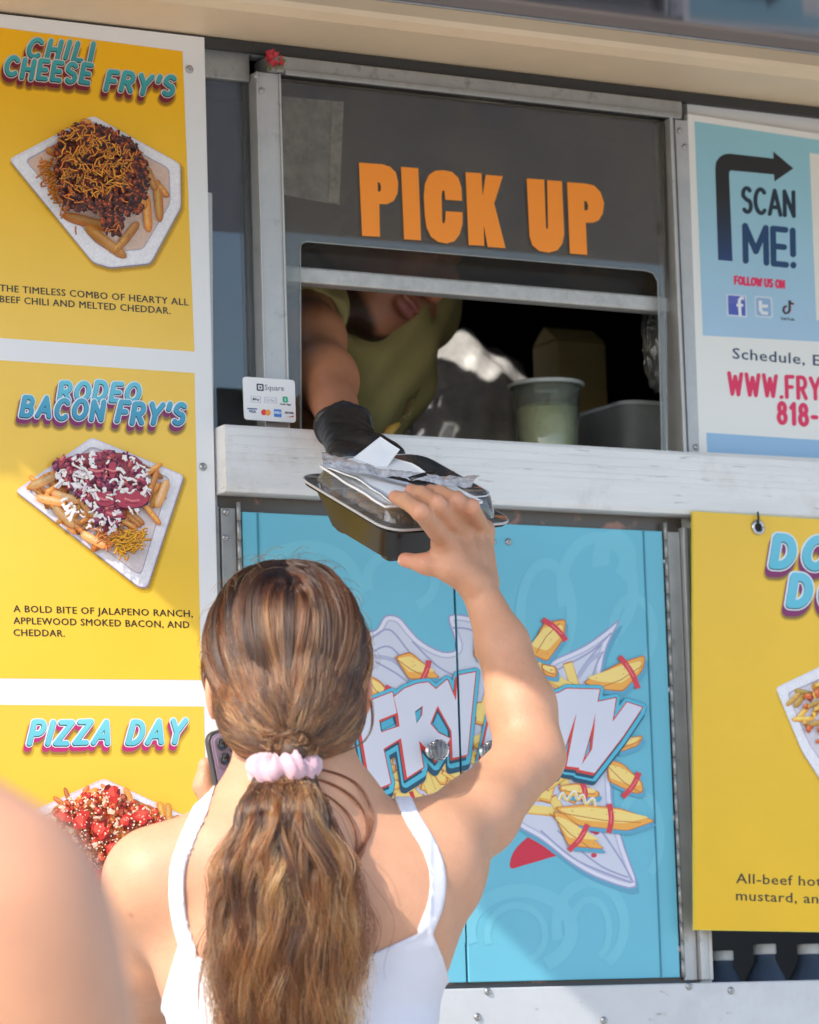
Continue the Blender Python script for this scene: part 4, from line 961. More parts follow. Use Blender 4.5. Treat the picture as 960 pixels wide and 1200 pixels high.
# drink cup
cupc = W(640, 452, .17); cup_h = cupc[2] - ctz; r_c = .0475
cup = thing('drink_cup', (cupc[0], .17, ctz), 'clear plastic cup of pale lemonade behind the ledge', 'cup')
m_pl = glass_mat('clear_plastic', (.94, .96, .93), .22, (.55, .6, .5), 1.45, 20)
o_ = MB(); o_.lathe((cupc[0], .17, ctz), [(0, .001), (r_c * .72, .001), (r_c * .98, cup_h), (r_c * .96, cup_h), (r_c * .70, .004)], 36); o_.build('cup_wall', m_pl, cup, True)
o_ = MB(); o_.lathe((cupc[0], .17, ctz), [(0, .005), (r_c * .69, .005), (r_c * .92, cup_h * .80), (0, cup_h * .80)], 36); o_.build('lemonade', mat('lemonade', (.66, .68, .38), .25, sss=.0, var=.25, vscale=18), cup, True)
o_ = MB(); rg = [np.array([cupc[0] + r_c * 1.02 * math.cos(t), .17 + r_c * 1.02 * math.sin(t), ctz + cup_h]) for t in np.linspace(0, 2 * math.pi, 41)]; o_.tube(rg, .0035, 8); o_.build('rim', mat('cup_rim', (.45, .48, .46), .2), cup, True)
# tub
tc = W(745, 500, .28); th_ = W(700, 478, .24)[2] - ctz
tub = thing('plastic_tub', (tc[0], .28, ctz), 'cloudy square plastic tub beside the drink cup', 'tub')
m_tub = mat('cloudy_plastic', (.55, .6, .62), .35, var=.2, vscale=16)
def rrect(cx, cy_, hx, hy, r, n=5): return [(cx + sx * (hx - r) + r * math.cos(R(a + 90 * k / n)), cy_ + sy * (hy - r) + r * math.sin(R(a + 90 * k / n))) for sx, sy, a in ((1, 1, 0), (-1, 1, 90), (-1, -1, 180), (1, -1, 270)) for k in range(n + 1)]
def loft(mb, rings):
    n = len(rings[0]); v = [q for r_ in rings for q in r_]; f = [tuple(range(n - 1, -1, -1))]
    for i in range(len(rings) - 1):
        for k in range(n): f.append((i * n + k, i * n + (k + 1) % n, (i + 1) * n + (k + 1) % n, (i + 1) * n + k))
    f.append(tuple(range((len(rings) - 1) * n, len(rings) * n))); mb.add(v, f)
o_ = MB(); cx = tc[0] + .03
loft(o_, [[(x, y, ctz + h_) for x, y in rrect(cx, .28, a, b_2, .02)] for a, b_2, h_ in ((.085, .07, .001), (.095, .08, th_), (.099, .084, th_), (.099, .084, th_ + .006), (.09, .075, th_ + .006), (.088, .073, th_ - .02))])
o_.build('tub_wall', m_tub, tub, True)
# yellow carton behind
yc = W(672, 440, .55); yb = thing('yellow_carton', (yc[0], .55, ctz), 'yellow carton standing at the back behind the drink cup', 'carton')
o_ = MB(); hh = W(672, 404, .55)[2] - ctz; o_.box((yc[0] - .045, .52, ctz), (yc[0] + .04, .59, ctz + hh)); o_.build('carton_body', mat('carton', (.42, .34, .14), .6, var=.1, vscale=12), yb, bevel=.003)
o_ = MB(); o_.prism([(yc[0] - .045, .52, ctz + hh + .0005), (yc[0] - .045, .59, ctz + hh + .0005), (yc[0] - .045, .555, ctz + hh + .025)], (.085, 0, 0)); o_.build('carton_top', MATS['carton'], yb, bevel=.002)
# steel food lid under crumpled film
lc = W(532, 445, .75)
lidt = thing('steamer_lid', (lc[0], .75, ctz), 'domed steel lid covered in crumpled white film behind the counter', 'lid')
hb_ = W(525, 388, .75)[2] - ctz
bm = bmesh.new(); bmesh.ops.create_icosphere(bm, subdivisions=5, radius=1.0); from mathutils import noise as mn
for v_ in bm.verts:
    q = v_.co.copy(); n1 = mn.noise(q * 2.1) * .10 + mn.noise(q * 5.3 + Vector((3, 1, 2))) * .09 + abs(mn.noise(q * 9 + Vector((7, 3, 9)))) * .05
    v_.co = q * (1 + n1); v_.co = Vector((lc[0] + .02 + v_.co.x * .135, .75 + v_.co.y * .11, ctz + max(0, v_.co.z * .5 + .42) * hb_ * 1.05))
me = bpy.data.meshes.new('film_dome'); bm.to_mesh(me); bm.free(); link('film_dome', me, mat('crumpled_film', (.75, .75, .76), .22, metal=.25, spec=.8, var=.5, vscale=14), lidt, True)
o_ = MB(); o_.box((lc[0] - .13, .62, ctz + .001), (lc[0] + .17, .88, ctz + .016)); o_.build('lid_tray', m_steel, lidt, bevel=.004)
# hanging clear bags right of the opening
bg_ = W(762, 400, .10); hang = thing('plastic_bag_roll', bg_, 'clump of clear plastic bags hanging inside the right window post', 'bags')
bm = bmesh.new(); bmesh.ops.create_icosphere(bm, subdivisions=4, radius=1.0)
for v_ in bm.verts:
    q = v_.co.copy(); v_.co = q * (1 + .25 * mn.noise(q * 3) + .1 * mn.noise(q * 8)); v_.co = Vector((bg_[0] + .012 + v_.co.x * .02, .10 + v_.co.y * .02, bg_[2] + .0 + v_.co.z * .065))
me = bpy.data.meshes.new('bag_film'); bm.to_mesh(me); bm.free(); link('bag_film', me, glass_mat('bag_plastic', (.8, .82, .8), .2, (.4, .42, .4), 1.45, 40), hang, True)
# lone fry on the sill
fc = W(460, 503, .02); fy = MB(); q0 = W(452, 512, .02); q1_ = W(467, 497, .03)
fy.tube([q0, q0 * .6 + q1_ * .4 + (0, 0, .002), q1_], [.006, .0065, .0035], 8); fo = fy.build('golden_fry', mat('fry', (.55, .32, .05), .5, var=.2, vscale=80), None, True); tag(fo, 'single golden fry lying on the sill next to the black glove', 'fry')
# dried flower at the window corner
fl = thing('dried_flower', W(322, 78, -.02), 'tiny red dried flower tucked above the top left corner of the window', 'flower')
rr = random.Random(4); o_ = MB()
for k in range(26):
    c = W(322 + rr.uniform(-9, 9), 68 + rr.uniform(-8, 8), -.022 + rr.uniform(-.008, .006)); a = rr.uniform(0, 6.28); u = np.array([math.cos(a), rr.uniform(-.5, .5), math.sin(a)]) * .0065; n_ = np.array([-u[2], .003, u[0]]) * .5
    o_.add([c - u * .3, c + n_ + (0, -.002, 0), c + u, c - n_ + (0, .001, 0)], [(0, 1, 2, 3)])
o_.build('petals', mat('petal_red', (.55, .03, .05), .6, var=.3, vscale=300), fl)
o_ = MB()
for k in range(14):
    c = W(322 + rr.uniform(-9, 11), 73 + rr.uniform(-7, 9), -.021 + rr.uniform(-.006, .006)); a = rr.uniform(0, 6.28); u = np.array([math.cos(a), rr.uniform(-.4, .4), math.sin(a)]) * .006; n_ = np.array([-u[2], .003, u[0]]) * .4
    o_.add([c - u * .3, c + n_, c + u, c - n_], [(0, 1, 2, 3)])
o_.build('leaves', mat('dry_leaf', (.16, .17, .06), .7), fl)
# ------------------------------------------------------------------ bodies: distance fields -> one continuous mesh
class Body:
    def __init__(s): s.p = []
    def cone(s, a, b, r1, r2, k=.02):
        s.p.append(('c', np.asarray(a, float), np.asarray(b, float), float(r1), float(r2), k)); return s
    def chain(s, pts, rad, k=.02):
        for i in range(len(pts) - 1): s.cone(pts[i], pts[i + 1], rad[i], rad[i + 1], k)
        return s
    def ell(s, c, r, ax=None, k=.02):
        s.p.append(('e', np.asarray(c, float), np.asarray(r, float), np.eye(3) if ax is None else np.asarray(ax, float), None, k)); return s
    def cut(s, c, r, ax=None, k=.008):
        s.p.append(('x', np.asarray(c, float), np.asarray(r, float), np.eye(3) if ax is None else np.asarray(ax, float), None, k)); return s
    def _one(s, q, X):
        if q[0] == 'c':
            _, a, b, r1, r2, _k = q; e = b - a; L2 = e @ e + 1e-12
            t = np.clip((X - a) @ e / L2, 0, 1)
            return np.linalg.norm(X - a - t[:, None] * e, axis=1) - (r1 + (r2 - r1) * t)
        _, c, r, ax, _, _k = q
        p = (X - c) @ ax.T; k0 = np.linalg.norm(p / r, axis=1); k1 = np.linalg.norm(p / (r * r), axis=1) + 1e-9
        return k0 * (k0 - 1.0) / k1
    def bound(s, q):
        if q[0] == 'c': return (q[1] + q[2]) / 2, np.linalg.norm(q[2] - q[1]) / 2 + max(q[3], q[4])
        return q[1], q[2].max()
    def __call__(s, X, sub=None):
        d = np.full(len(X), 1.0)
        for q in (s.p if sub is None else sub):
            v = s._one(q, X); k = q[-1]
            if q[0] == 'x':
                h = np.maximum(k - np.abs(-v - d), 0) / k; d = np.maximum(d, -v) + h * h * k * .25
            else:
                h = np.maximum(k - np.abs(d - v), 0) / k; d = np.minimum(d, v) - h * h * k * .25
        return d
    def grid(s, h, lo=None, hi=None, margin=.02, post=None):
        bs = [s.bound(q) for q in s.p if q[0] != 'x']
        l = np.min([c - r for c, r in bs], 0) - margin; u = np.max([c + r for c, r in bs], 0) + margin
        if lo is not None: l = np.maximum(l, lo); u = np.minimum(u, hi)
        n = np.ceil((u - l) / h).astype(int) + 1
        D = np.full(tuple(n), 1.0, np.float32); B = 20; rad = B * h * .87
        for i in range(0, n[0], B):
            for j in range(0, n[1], B):
                for k in range(0, n[2], B):
                    c = l + h * (np.array([i, j, k]) + B / 2)
                    near = []
                    for q in s.p:
                        bc, br = s.bound(q)
                        if np.linalg.norm(c - bc) < br + rad + .045: near.append(q)
                    if not any(q[0] != 'x' for q in near): continue
                    dc = s(c[None, :], near)[0]
                    m = (slice(i, min(i + B, n[0])), slice(j, min(j + B, n[1])), slice(k, min(k + B, n[2])))
                    if abs(dc) > rad * 1.5 + margin and post is None: D[m] = dc; continue
                    g = np.stack(np.meshgrid(*[np.arange(m[a].start, m[a].stop) for a in range(3)], indexing='ij'), -1)
                    X = l + h * g.reshape(-1, 3); v = s(X, near)
                    if post is not None: v = post(X, v)
                    D[m] = v.reshape(g.shape[:3])
        return D, l
    def mesh(s, h, lo=None, hi=None, margin=.02, post=None):
        D, l = s.grid(h, lo, hi, margin, post)
        return nets(D, l, h)
def nets(D, l, h):
    S = D < 0
    c = [S[i:S.shape[0] - 1 + i, j:S.shape[1] - 1 + j, k:S.shape[2] - 1 + k] for i in (0, 1) for j in (0, 1) for k in (0, 1)]
    cnt = sum(x.astype(np.int8) for x in c); act = (cnt > 0) & (cnt < 8)
    idx = np.argwhere(act); vid = np.full(act.shape, -1, np.int64); vid[act] = np.arange(len(idx))
    acc = np.zeros((len(idx), 3)); w = np.zeros(len(idx)); off = [(i, j, k) for i in (0, 1) for j in (0, 1) for k in (0, 1)]
    for a in range(8):
        for b in range(a + 1, 8):
            if sum(abs(np.array(off[a]) - np.array(off[b]))) != 1: continue
            da = D[tuple((idx + off[a]).T)]; db = D[tuple((idx + off[b]).T)]; x = (da < 0) != (db < 0)
            t = np.where(x, da / np.where(x, da - db, 1), 0)
            acc += np.where(x[:, None], np.array(off[a]) + t[:, None] * (np.array(off[b]) - np.array(off[a])), 0); w += x
    V = l + h * (idx + acc / w[:, None]); F = []
    for ax in range(3):
        o = [1 if q == ax else 0 for q in range(3)]
        A = S[tuple(slice(0, S.shape[q] - o[q]) for q in range(3))]; Bq = S[tuple(slice(o[q], S.shape[q]) for q in range(3))]
        e = np.argwhere(A != Bq); u, v_ = (ax + 1) % 3, (ax + 2) % 3
        ok = (e[:, u] > 0) & (e[:, v_] > 0) & (e[:, u] < act.shape[u]) & (e[:, v_] < act.shape[v_]) & (e[:, ax] < act.shape[ax]); e = e[ok]
        du = np.eye(3, dtype=int)[u]; dv = np.eye(3, dtype=int)[v_]
        q = np.stack([vid[tuple((e - du - dv).T)], vid[tuple((e - dv).T)], vid[tuple(e.T)], vid[tuple((e - du).T)]], 1)
        fl = ~A[tuple(e.T)]; q[fl] = q[fl][:, ::-1]; F.append(q)
    F = np.concatenate(F); F = F[(F >= 0).all(1)]
    return V, F
def mesh_np(name, V, F, m, parent=None, cols=None):
    me = bpy.data.meshes.new(name); me.vertices.add(len(V)); me.vertices.foreach_set('co', V.astype(np.float32).ravel())
    me.loops.add(F.size); me.loops.foreach_set('vertex_index', F.astype(np.int32).ravel())
    me.polygons.add(len(F)); k = F.shape[1]; me.polygons.foreach_set('loop_start', np.arange(0, F.size, k, dtype=np.int32)); me.polygons.foreach_set('loop_total', np.full(len(F), k, np.int32))
    me.update(); me.validate()
    if cols is not None:
        ca = me.color_attributes.new('Col', 'FLOAT_COLOR', 'POINT'); ca.data.foreach_set('color', np.hstack([cols, np.ones((len(cols), 1))]).astype(np.float32).ravel())
    return link(name, me, m, parent, True)
def pix(X):                             # where a point of the figure lies in the picture, for tracing seams and straps on it
    q = X - cam_pos; z = q @ fw
    return np.stack([480 + F_PX * (q @ cr) / z, 600 - F_PX * (q @ cu) / z], 1), z
def axes(f, up=(0, 0, 1)):
    f = np.asarray(f, float); f = f / np.linalg.norm(f); r = np.cross(f, up); r /= np.linalg.norm(r); return np.stack([r, f, np.cross(r, f)])

def skin_mat(name, rough=.48, sss=.25):
    m = mat(name, rough=rough, vcol=True, sss=sss, sss_r=(.012, .004, .002), var=.09, vscale=28, bump=.3, bscale=380, spec=.4)
    return m
def skin_cols(V, base, spots=(), var=.03):
    c = np.tile(np.array(base, float), (len(V), 1))
    for p, r, col, a in spots:
        t = np.exp(-((V - np.asarray(p)) ** 2).sum(1) / (r * r))[:, None] * a; c = c * (1 - t) + np.array(col) * t
    return c
SK = np.array([.58, .305, .185]); SKR = np.array([.66, .27, .19])

# ================================================================== the customer reaching up
girl = thing('person', (-.52, -.66, 0), 'person with a long brown ponytail and white tank top reaching up', 'person')
fh = np.array([fw[0], fw[1], 0]); fh /= np.linalg.norm(fh)
gA = axes(np.array([fh[0] * math.cos(R(6)) - fh[1] * math.sin(R(6)), fh[0] * math.sin(R(6)) + fh[1] * math.cos(R(6)), 0]))   # head: turned a little to its left
gr_, gf_, gu_ = gA
g = Body()
HC = P(337, 775, 3.80)
def hl(x, y, z): return HC + gr_ * x + gf_ * y + gu_ * z
g.ell(HC, (.072, .090, .094), gA, .02)
g.ell(hl(0, .045, -.055), (.058, .055, .075), gA, .03)            # face and jaw
g.cone(hl(0, .098, -.02), hl(0, .112, -.045), .009, .012, .02)     # nose
g.cone(hl(-.016, .088, -.077), hl(.016, .088, -.077), .009, .009, .012)   # lips
g.ell(hl(0, .07, -.112), (.024, .022, .018), gA, .03)
for sx in (-1, 1):
    g.ell(hl(sx * .030, .078, -.008), (.014, .012, .011), gA, .008)
    g.ell(hl(sx * .077, -.002, -.030), (.007, .017, .030), axes(gf_ * 1 + gr_ * sx * -.45), .006)
    g.cut(hl(sx * .085, .004, -.026), (.006, .008, .016), gA, .005)
nb = P(352, 985, 3.755)
g.chain([hl(0, -.012, -.06), P(356, 930, 3.765), nb], [.050, .048, .056], .03)
tA = axes(fh)
ta_ = R(17); fT = np.array([fh[0] * math.cos(ta_) - fh[1] * math.sin(ta_), fh[0] * math.sin(ta_) + fh[1] * math.cos(ta_), 0]); tT = axes(fT)
g.ell(P(352, 1075, 3.78), (.137, .078, .17), tT, .05)
g.ell(P(352, 1036, 3.77), (.125, .062, .066), tT, .04)
g.ell(P(356, 1170, 3.765), (.136, .085, .16), tT, .05)
g.ell(P(356, 1320, 3.75), (.125, .085, .18), tA, .05)
for px_, py_, d_ in ((290, 1140, 3.86), (420, 1140, 3.86)): g.ell(P(px_, py_, d_), (.05, .045, .05), tA, .04)
# shoulders
sL = P(183, 1032, 3.745); sR = P(503, 996, 3.83)
g.chain([P(318, 980, 3.76), P(250, 1006, 3.75), sL], [.032, .036, .046], .035); g.chain([P(398, 990, 3.775), P(445, 1000, 3.79), sR], [.030, .032, .046], .035)
g.ell(P(245, 1080, 3.735), (.055, .03, .075), tA, .05); g.ell(P(440, 1070, 3.765), (.05, .028, .07), tA, .05)       # shoulder blades
# left arm: down, elbow forward, hand up with the phone
eL = P(163, 1225, 3.94); wL = P(254, 985, 4.0)
g.chain([sL, P(172, 1120, 3.83), eL], [.050, .041, .035], .03); g.chain([eL, P(190, 1160, 3.97), wL], [.035, .036, .022], .02)
# right arm: forward to the elbow, then up
eR = P(621, 886, 4.00); wR = P(563, 694, 4.095)
g.chain([sR, P(560, 955, 3.90), eR], [.052, .041, .0350], .02)
g.chain([P(468, 1075, 3.785), P(503, 1035, 3.81)], [.05, .045], .06)
g.chain([eR, P(611, 828, 4.025), P(589, 755, 4.065), wR], [.0380, .0365, .0280, .0200], .014)
# right hand
bL, bF, bR = P(352, 563, 4.19), P(457, 622, 4.07), P(593, 613, 4.17)
eu = bR - bF; Lu = np.linalg.norm(eu); eu /= Lu; ew = bL - bF; ew -= eu * (ew @ eu); Lw = np.linalg.norm(ew); ew /= Lw; en = np.cross(eu, ew); en = en if en[2] > 0 else -en
boxo = bF + eu * Lu / 2 + ew * Lw / 2
def bl(x, y, z): return boxo + eu * x + ew * y + en * z
lidp = lambda px, py, h_: np.array(PL(px, py, bl(0, 0, h_), en))
K = [P(521, 634, 4.082), P(539, 622, 4.102), P(554, 617, 4.124), P(566, 622, 4.146)]
PI = [lidp(493, 600, .052), lidp(513, 591, .056), lidp(536, 587, .056), lidp(553, 594, .050)]
DI = [lidp(474, 586, .051), lidp(494, 579, .053), lidp(516, 578, .053), lidp(536, 584, .048)]
TI = [lidp(463, 582, .046), lidp(482, 575, .047), lidp(504, 575, .047), lidp(525, 583, .044)]
rr4 = [(.0112, .0096, .0086, .0074), (.0115, .0098, .0088, .0076), (.011, .0094, .0084, .0073), (.0100, .0084, .0076, .0066)]
wi = [P(553, 684, 4.085), P(560, 682, 4.10), P(566, 682, 4.112), P(572, 684, 4.122)]
for i in range(4):
    g.cone(wi[i], K[i], .0155 - .001 * i, .0118 - .0006 * i, .012)
for i in range(4): g.cone(wi[i] - fw * .012 + cr * .004, K[i] - fw * .0065, .0045, .0062, .008)
for i in range(4):
    g.chain([K[i], PI[i], DI[i], TI[i]], rr4[i], .0045)
    g.ell(K[i] - fw * .003, (.011, .011, .011), None, .012)
g.cone(P(545, 655, 4.10), P(556, 650, 4.13), .014, .013, .014)
TH_ = [P(556, 684, 4.085), P(528, 668, 4.078), P(500, 661, 4.082), P(475, 656, 4.094)]
g.chain(TH_, [.0150, .0125, .0105, .0085], .010); g.cone(P(540, 668, 4.085), P(524, 645, 4.083), .0125, .0110, .016)
# left hand round the phone
hL = P(262, 945, 4.0)
g.cone(wL, hL, .022, .020, .02)
for i in range(4):
    b0 = hL + cr * (.016 - .004 * i) + cu * (.018 - .016 * i) + fw * .006
    g.chain([b0, b0 + fw * .022 + cr * .012, b0 + fw * .030 - cr * .012, b0 + fw * .022 - cr * .028], [.0095, .009, .008, .007], .005)
g.chain([hL - cr * .012, hL - cr * .022 + cu * .022 + fw * .004, hL - cr * .020 + cu * .045 + fw * .006], [.012, .0105, .008], .008)
gcut = P(352, 1360, 3.75)[2]
V, F = g.mesh(.0027)
spots = [(k_, .011, SKR, .55) for k_ in K] + [(k_, .009, SKR, .6) for k_ in PI] + [(k_, .012, SKR * [1.02, 1, 1], .75) for k_ in TI] + [(TH_[2], .014, SKR, .5), (TH_[3], .014, SKR, .8), (hl(.08, 0, -.03), .02, SKR * [1, .85, .8], .85), (hl(.08, 0, -.055), .02, SKR * [1, .85, .8], .8), (eR, .035, SKR, .22)]
spots += [(hl(sx * .03, .09, -.008), .009, np.array([.9, .88, .85]), .9) for sx in (-1, 1)] + [(hl(sx * .03, .094, -.008), .0045, np.array([.08, .05, .03]), .95) for sx in (-1, 1)] + [(hl(0, .095, -.078), .014, np.array([.6, .2, .2]), .8)]
m_skin = skin_mat('skin')
rr = random.Random(8)
for _ in range(26):                      # a few freckles
    a = rr.random(); q = eR * (1 - a) + (wR if rr.random() < .5 else sR) * a; spots.append((q - fw * .036 + cr * rr.uniform(-.025, .025) + cu * rr.uniform(-.02, .02), rr.uniform(.0016, .0028), SK * [.62, .5, .42], .8))
for _ in range(40):
    q = P(rr.uniform(150, 540), rr.uniform(1000, 1120), 3.7); spots.append((q, rr.uniform(.0016, .003), SK * [.6, .48, .4], .8))
body = mesh_np('body', V, F, m_skin, girl, skin_cols(V, SK, spots))
# nails
for i, (a, b) in enumerate(zip(DI + [TH_[2]], TI + [TH_[3]])):
    d = b - a; d /= np.linalg.norm(d); up_ = cu * .75 - fw * .66 if i < 4 else -cu * .6 - fw * .8
    up_ = up_ - d * (up_ @ d); up_ /= np.linalg.norm(up_); sd = np.cross(d, up_); c = b + up_ * (rr4[min(i, 3)][3] - .0008) if i < 4 else b + up_ * .0078
    o_ = MB(); vv = []
    for u_ in np.linspace(-1, 1, 5):
        for w_ in np.linspace(-1, 1, 5):
            vv.append(c + d * (.0052 * u_ + .001) + sd * .0044 * w_ * (1 - .25 * max(0, u_) ** 2) - up_ * (.0016 * w_ * w_ + .0012 * max(0, u_) ** 2))
    o_.add(vv, [(5 * p_ + q_, 5 * p_ + q_ + 1, 5 * p_ + q_ + 6, 5 * p_ + q_ + 5) for p_ in range(4) for q_ in range(4)])
    n_ = o_.build('nail', mat('nail', (.74, .42, .36), .25, coat=.3), girl, True)
# legs under the frame: jeans and shoes
zb = P(352, 1330, 3.75); hip = np.array([zb[0], zb[1], .92])
j = Body(); j.ell(np.array([hip[0], hip[1], .93]), (.150, .105, .12), tA, .04)
for sx in (-1, 1):
    h0 = hip + tA[0] * sx * .078; kx = h0 + tA[0] * sx * .01 + tA[1] * .02
    j.chain([np.array([h0[0], h0[1], .86]), np.array([kx[0], kx[1], .48]), np.array([kx[0] - .0, kx[1] - .01, .10])], [.088, .064, .055], .03)
V, F = j.mesh(.008); mesh_np('jeans', V, F, mat('denim', (.10, .15, .26), .8, var=.2, vscale=60), girl)
def shoe(a, f_, m, par, z0=0.0):
    sh = Body(); b = a + f_ * .18; sh.cone(a, b, .043, .036, .02); sh.cone(a + np.array([0, 0, .05]), a, .045, .043, .02)
    V, F = sh.mesh(.007); V[:, 2] = np.maximum(V[:, 2], z0); mesh_np('shoe', V, F, m, par)
for sx in (-1, 1):
    h0 = hip + tA[0] * sx * .088 + tA[1] * .02; shoe(np.array([h0[0], h0[1], .045]) - tA[1] * .05, tA[1], mat('shoe_white', (.7, .7, .68), .6), girl)
# tank top: the torso's own surface, thickened, trimmed at neckline, armholes and straps
def seg_d(Q, path):
    d = np.full(len(Q), 1e3)
    for a, b in zip(path[:-1], path[1:]):
        a = np.array(a, float); e = np.array(b, float) - a; t = np.clip((Q - a) @ e / (e @ e), 0, 1); d = np.minimum(d, np.linalg.norm(Q - a - t[:, None] * e, axis=1))
    return d
strapR = smooth([(456, 880), (468, 922), (482, 956), (503, 992), (513, 1024), (511, 1058), (499, 1090)], 5, False); strapL = smooth([(246, 905), (236, 945), (222, 978), (209, 1015), (207, 1050), (212, 1085), (221, 1115)], 5, False)
neck = smooth([(150, 1108), (212, 1092), (228, 1118), (280, 1138), (360, 1143), (420, 1124), (470, 1103), (497, 1090), (505, 1082), (560, 1082)], 4, False); nk = np.array(neck)
armR = [(503, 1085), (519, 1122), (530, 1160), (542, 1240)]; armL = [(214, 1092), (202, 1130), (190, 1172), (180, 1240)]
tor = Body(); tor.p = [q for q in g.p]
def tank_post(X, v):
    Q, z = pix(X)
    line = np.interp(Q[:, 0], nk[:, 0], nk[:, 1]); px2m = z / F_PX
    dn = (line - Q[:, 1]) * px2m
    aR = (Q[:, 0] - np.interp(Q[:, 1], [p_[1] for p_ in armR], [p_[0] for p_ in armR])) * px2m; aL = (np.interp(Q[:, 1], [p_[1] for p_ in armL], [p_[0] for p_ in armL]) - Q[:, 0]) * px2m
    far = (z - 3.84)
    reg = np.maximum(np.maximum(dn, aR), aL)
    st = np.minimum(seg_d(Q, strapR) - 9.6, seg_d(Q, strapL) - 9.4) * px2m
    reg = np.minimum(reg, st)
    hem = np.minimum(np.abs(dn) - .0055, np.minimum(np.abs(aR), np.abs(aL)) - .004)
    hem = np.maximum(hem, reg - .001)
    wr = .0009 * np.sin(Q[:, 0] * .05 + Q[:, 1] * .085) * np.sin(Q[:, 0] * .021 - Q[:, 1] * .04 + 1) * (Q[:, 1] > 1110)
    th = .0022 + wr + .0016 * np.clip(-hem / .002, 0, 1)
    reg = np.maximum(reg, far - .12)
    reg = np.maximum(reg, .90 - X[:, 2])
    return np.maximum(np.maximum(v - th, -(v + .006)), reg)
lo = P(150, 1400, 3.6) - .1; 
allp = np.array([P(a, b, c) for a in (165, 545) for b in (915, 1420) for c in (3.6, 3.95)])
lo, hi = allp.min(0), allp.max(0)
# leave the raised arm and the hands out of the garment's field
keep = [q for q in g.p if not (q[0] in 'c' and (min(np.linalg.norm(q[1] - eR), np.linalg.norm(q[2] - eR)) < .12 or min(np.linalg.norm(q[1] - eL), np.linalg.norm(q[2] - eL)) < .08))]
tor.p = keep
V, F = tor.mesh(.0027, lo, hi, .02, tank_post)
m_tank = mat('tank_cotton', (.67, .67, .74), .85, var=.03, vscale=40, bump=.35, bscale=900, sheen=.15)
tk = mesh_np('tank_top', V, F, m_tank, girl)
# ear stays part of the body; hair: cap, ponytail core and strands
tie = hl(-.004, -.094, -.1005)
cap = Body(); cap.ell(HC + gu_ * .003, (.0785, .0965, .1005), gA, .02); cap.cone(hl(-.002, -.070, -.070), tie, .036, .016, .05)
cap.ell(hl(0, -.035, -.062), (.068, .055, .045), gA, .03)
def cap_post(X, v):
    q = (X - HC) @ gA.T
    face = (q[:, 1] - .048 + .55 * (np.abs(q[:, 2] - .02) - .05) * 0) + np.clip(-(q[:, 2] - .055), 0, .06) * .55      # hairline
    low = -.108 - q[:, 2]
    ear = .026 - np.sqrt((q[:, 1] - .006) ** 2 + ((q[:, 2] + .040) * .72) ** 2)
    return np.maximum(np.maximum(v, face), np.maximum(low, np.where(np.abs(q[:, 0]) > .05, ear, -1)))
V, F = cap.mesh(.004, post=cap_post)
def push(fields, X, off):
    for _ in range(3):
        d = fields(X); e = 1e-4; G = np.stack([fields(X + np.eye(3)[i] * e) - d for i in range(3)], 1) / e; G /= np.linalg.norm(G, axis=1)[:, None] + 1e-9
        X = X + G * np.maximum(off - d, 0)[:, None]
    return X
def hairmat(name, strands):
    m = bpy.data.materials.new(name); m.use_nodes = True; t = m.node_tree; b = t.nodes['Principled BSDF']
    a = t.nodes.new('ShaderNodeAttribute'); a.attribute_name = 'Col'
    if strands:
        t.nodes.remove(b); h = t.nodes.new('ShaderNodeBsdfHairPrincipled'); h.parametrization = 'COLOR'
        t.links.new(a.outputs['Color'], h.inputs['Color']); h.inputs['Roughness'].default_value = .24; h.inputs['Radial Roughness'].default_value = .45; h.inputs['IOR'].default_value = 1.5
        if 'Random Roughness' in h.inputs: h.inputs['Random Roughness'].default_value = .2
        t.links.new(h.outputs[0], t.nodes['Material Output'].inputs[0])
    else:
        t.links.new(a.outputs['Color'], b.inputs['Base Color']); b.inputs['Roughness'].default_value = .55
    return m
m_cap = hairmat('hair_base', False); m_str = hairmat('hair_strand', True)
def hair_tone(z):                       # grown-out dye: dark at the crown, lighter lengths
    return z
DKH, MDH, LTH = np.array([.012, .0042, .002]), np.array([.075, .0235, .0065]), np.array([.27, .100, .031])
hair = mesh_np('hair', V, F, m_cap, girl, np.tile(np.array([.06, .03, .016]), (len(V), 1)))
def slerp(a, b, t):
    w = np.arccos(np.clip(a @ b, -1, 1))
    if w < 1e-4: return a
    return (math.sin((1 - t) * w) * a + math.sin(t * w) * b) / math.sin(w)
S_pts = []; S_col = []; S_rad = []
hr = np.random.default_rng(21)
ER = np.array([.0795, .0975, .1015])
def onhead(d, off): return HC + gA.T @ (d * (ER + off)) + gu_ * .003
NH = 6500
tie_l = gA @ (tie - HC)
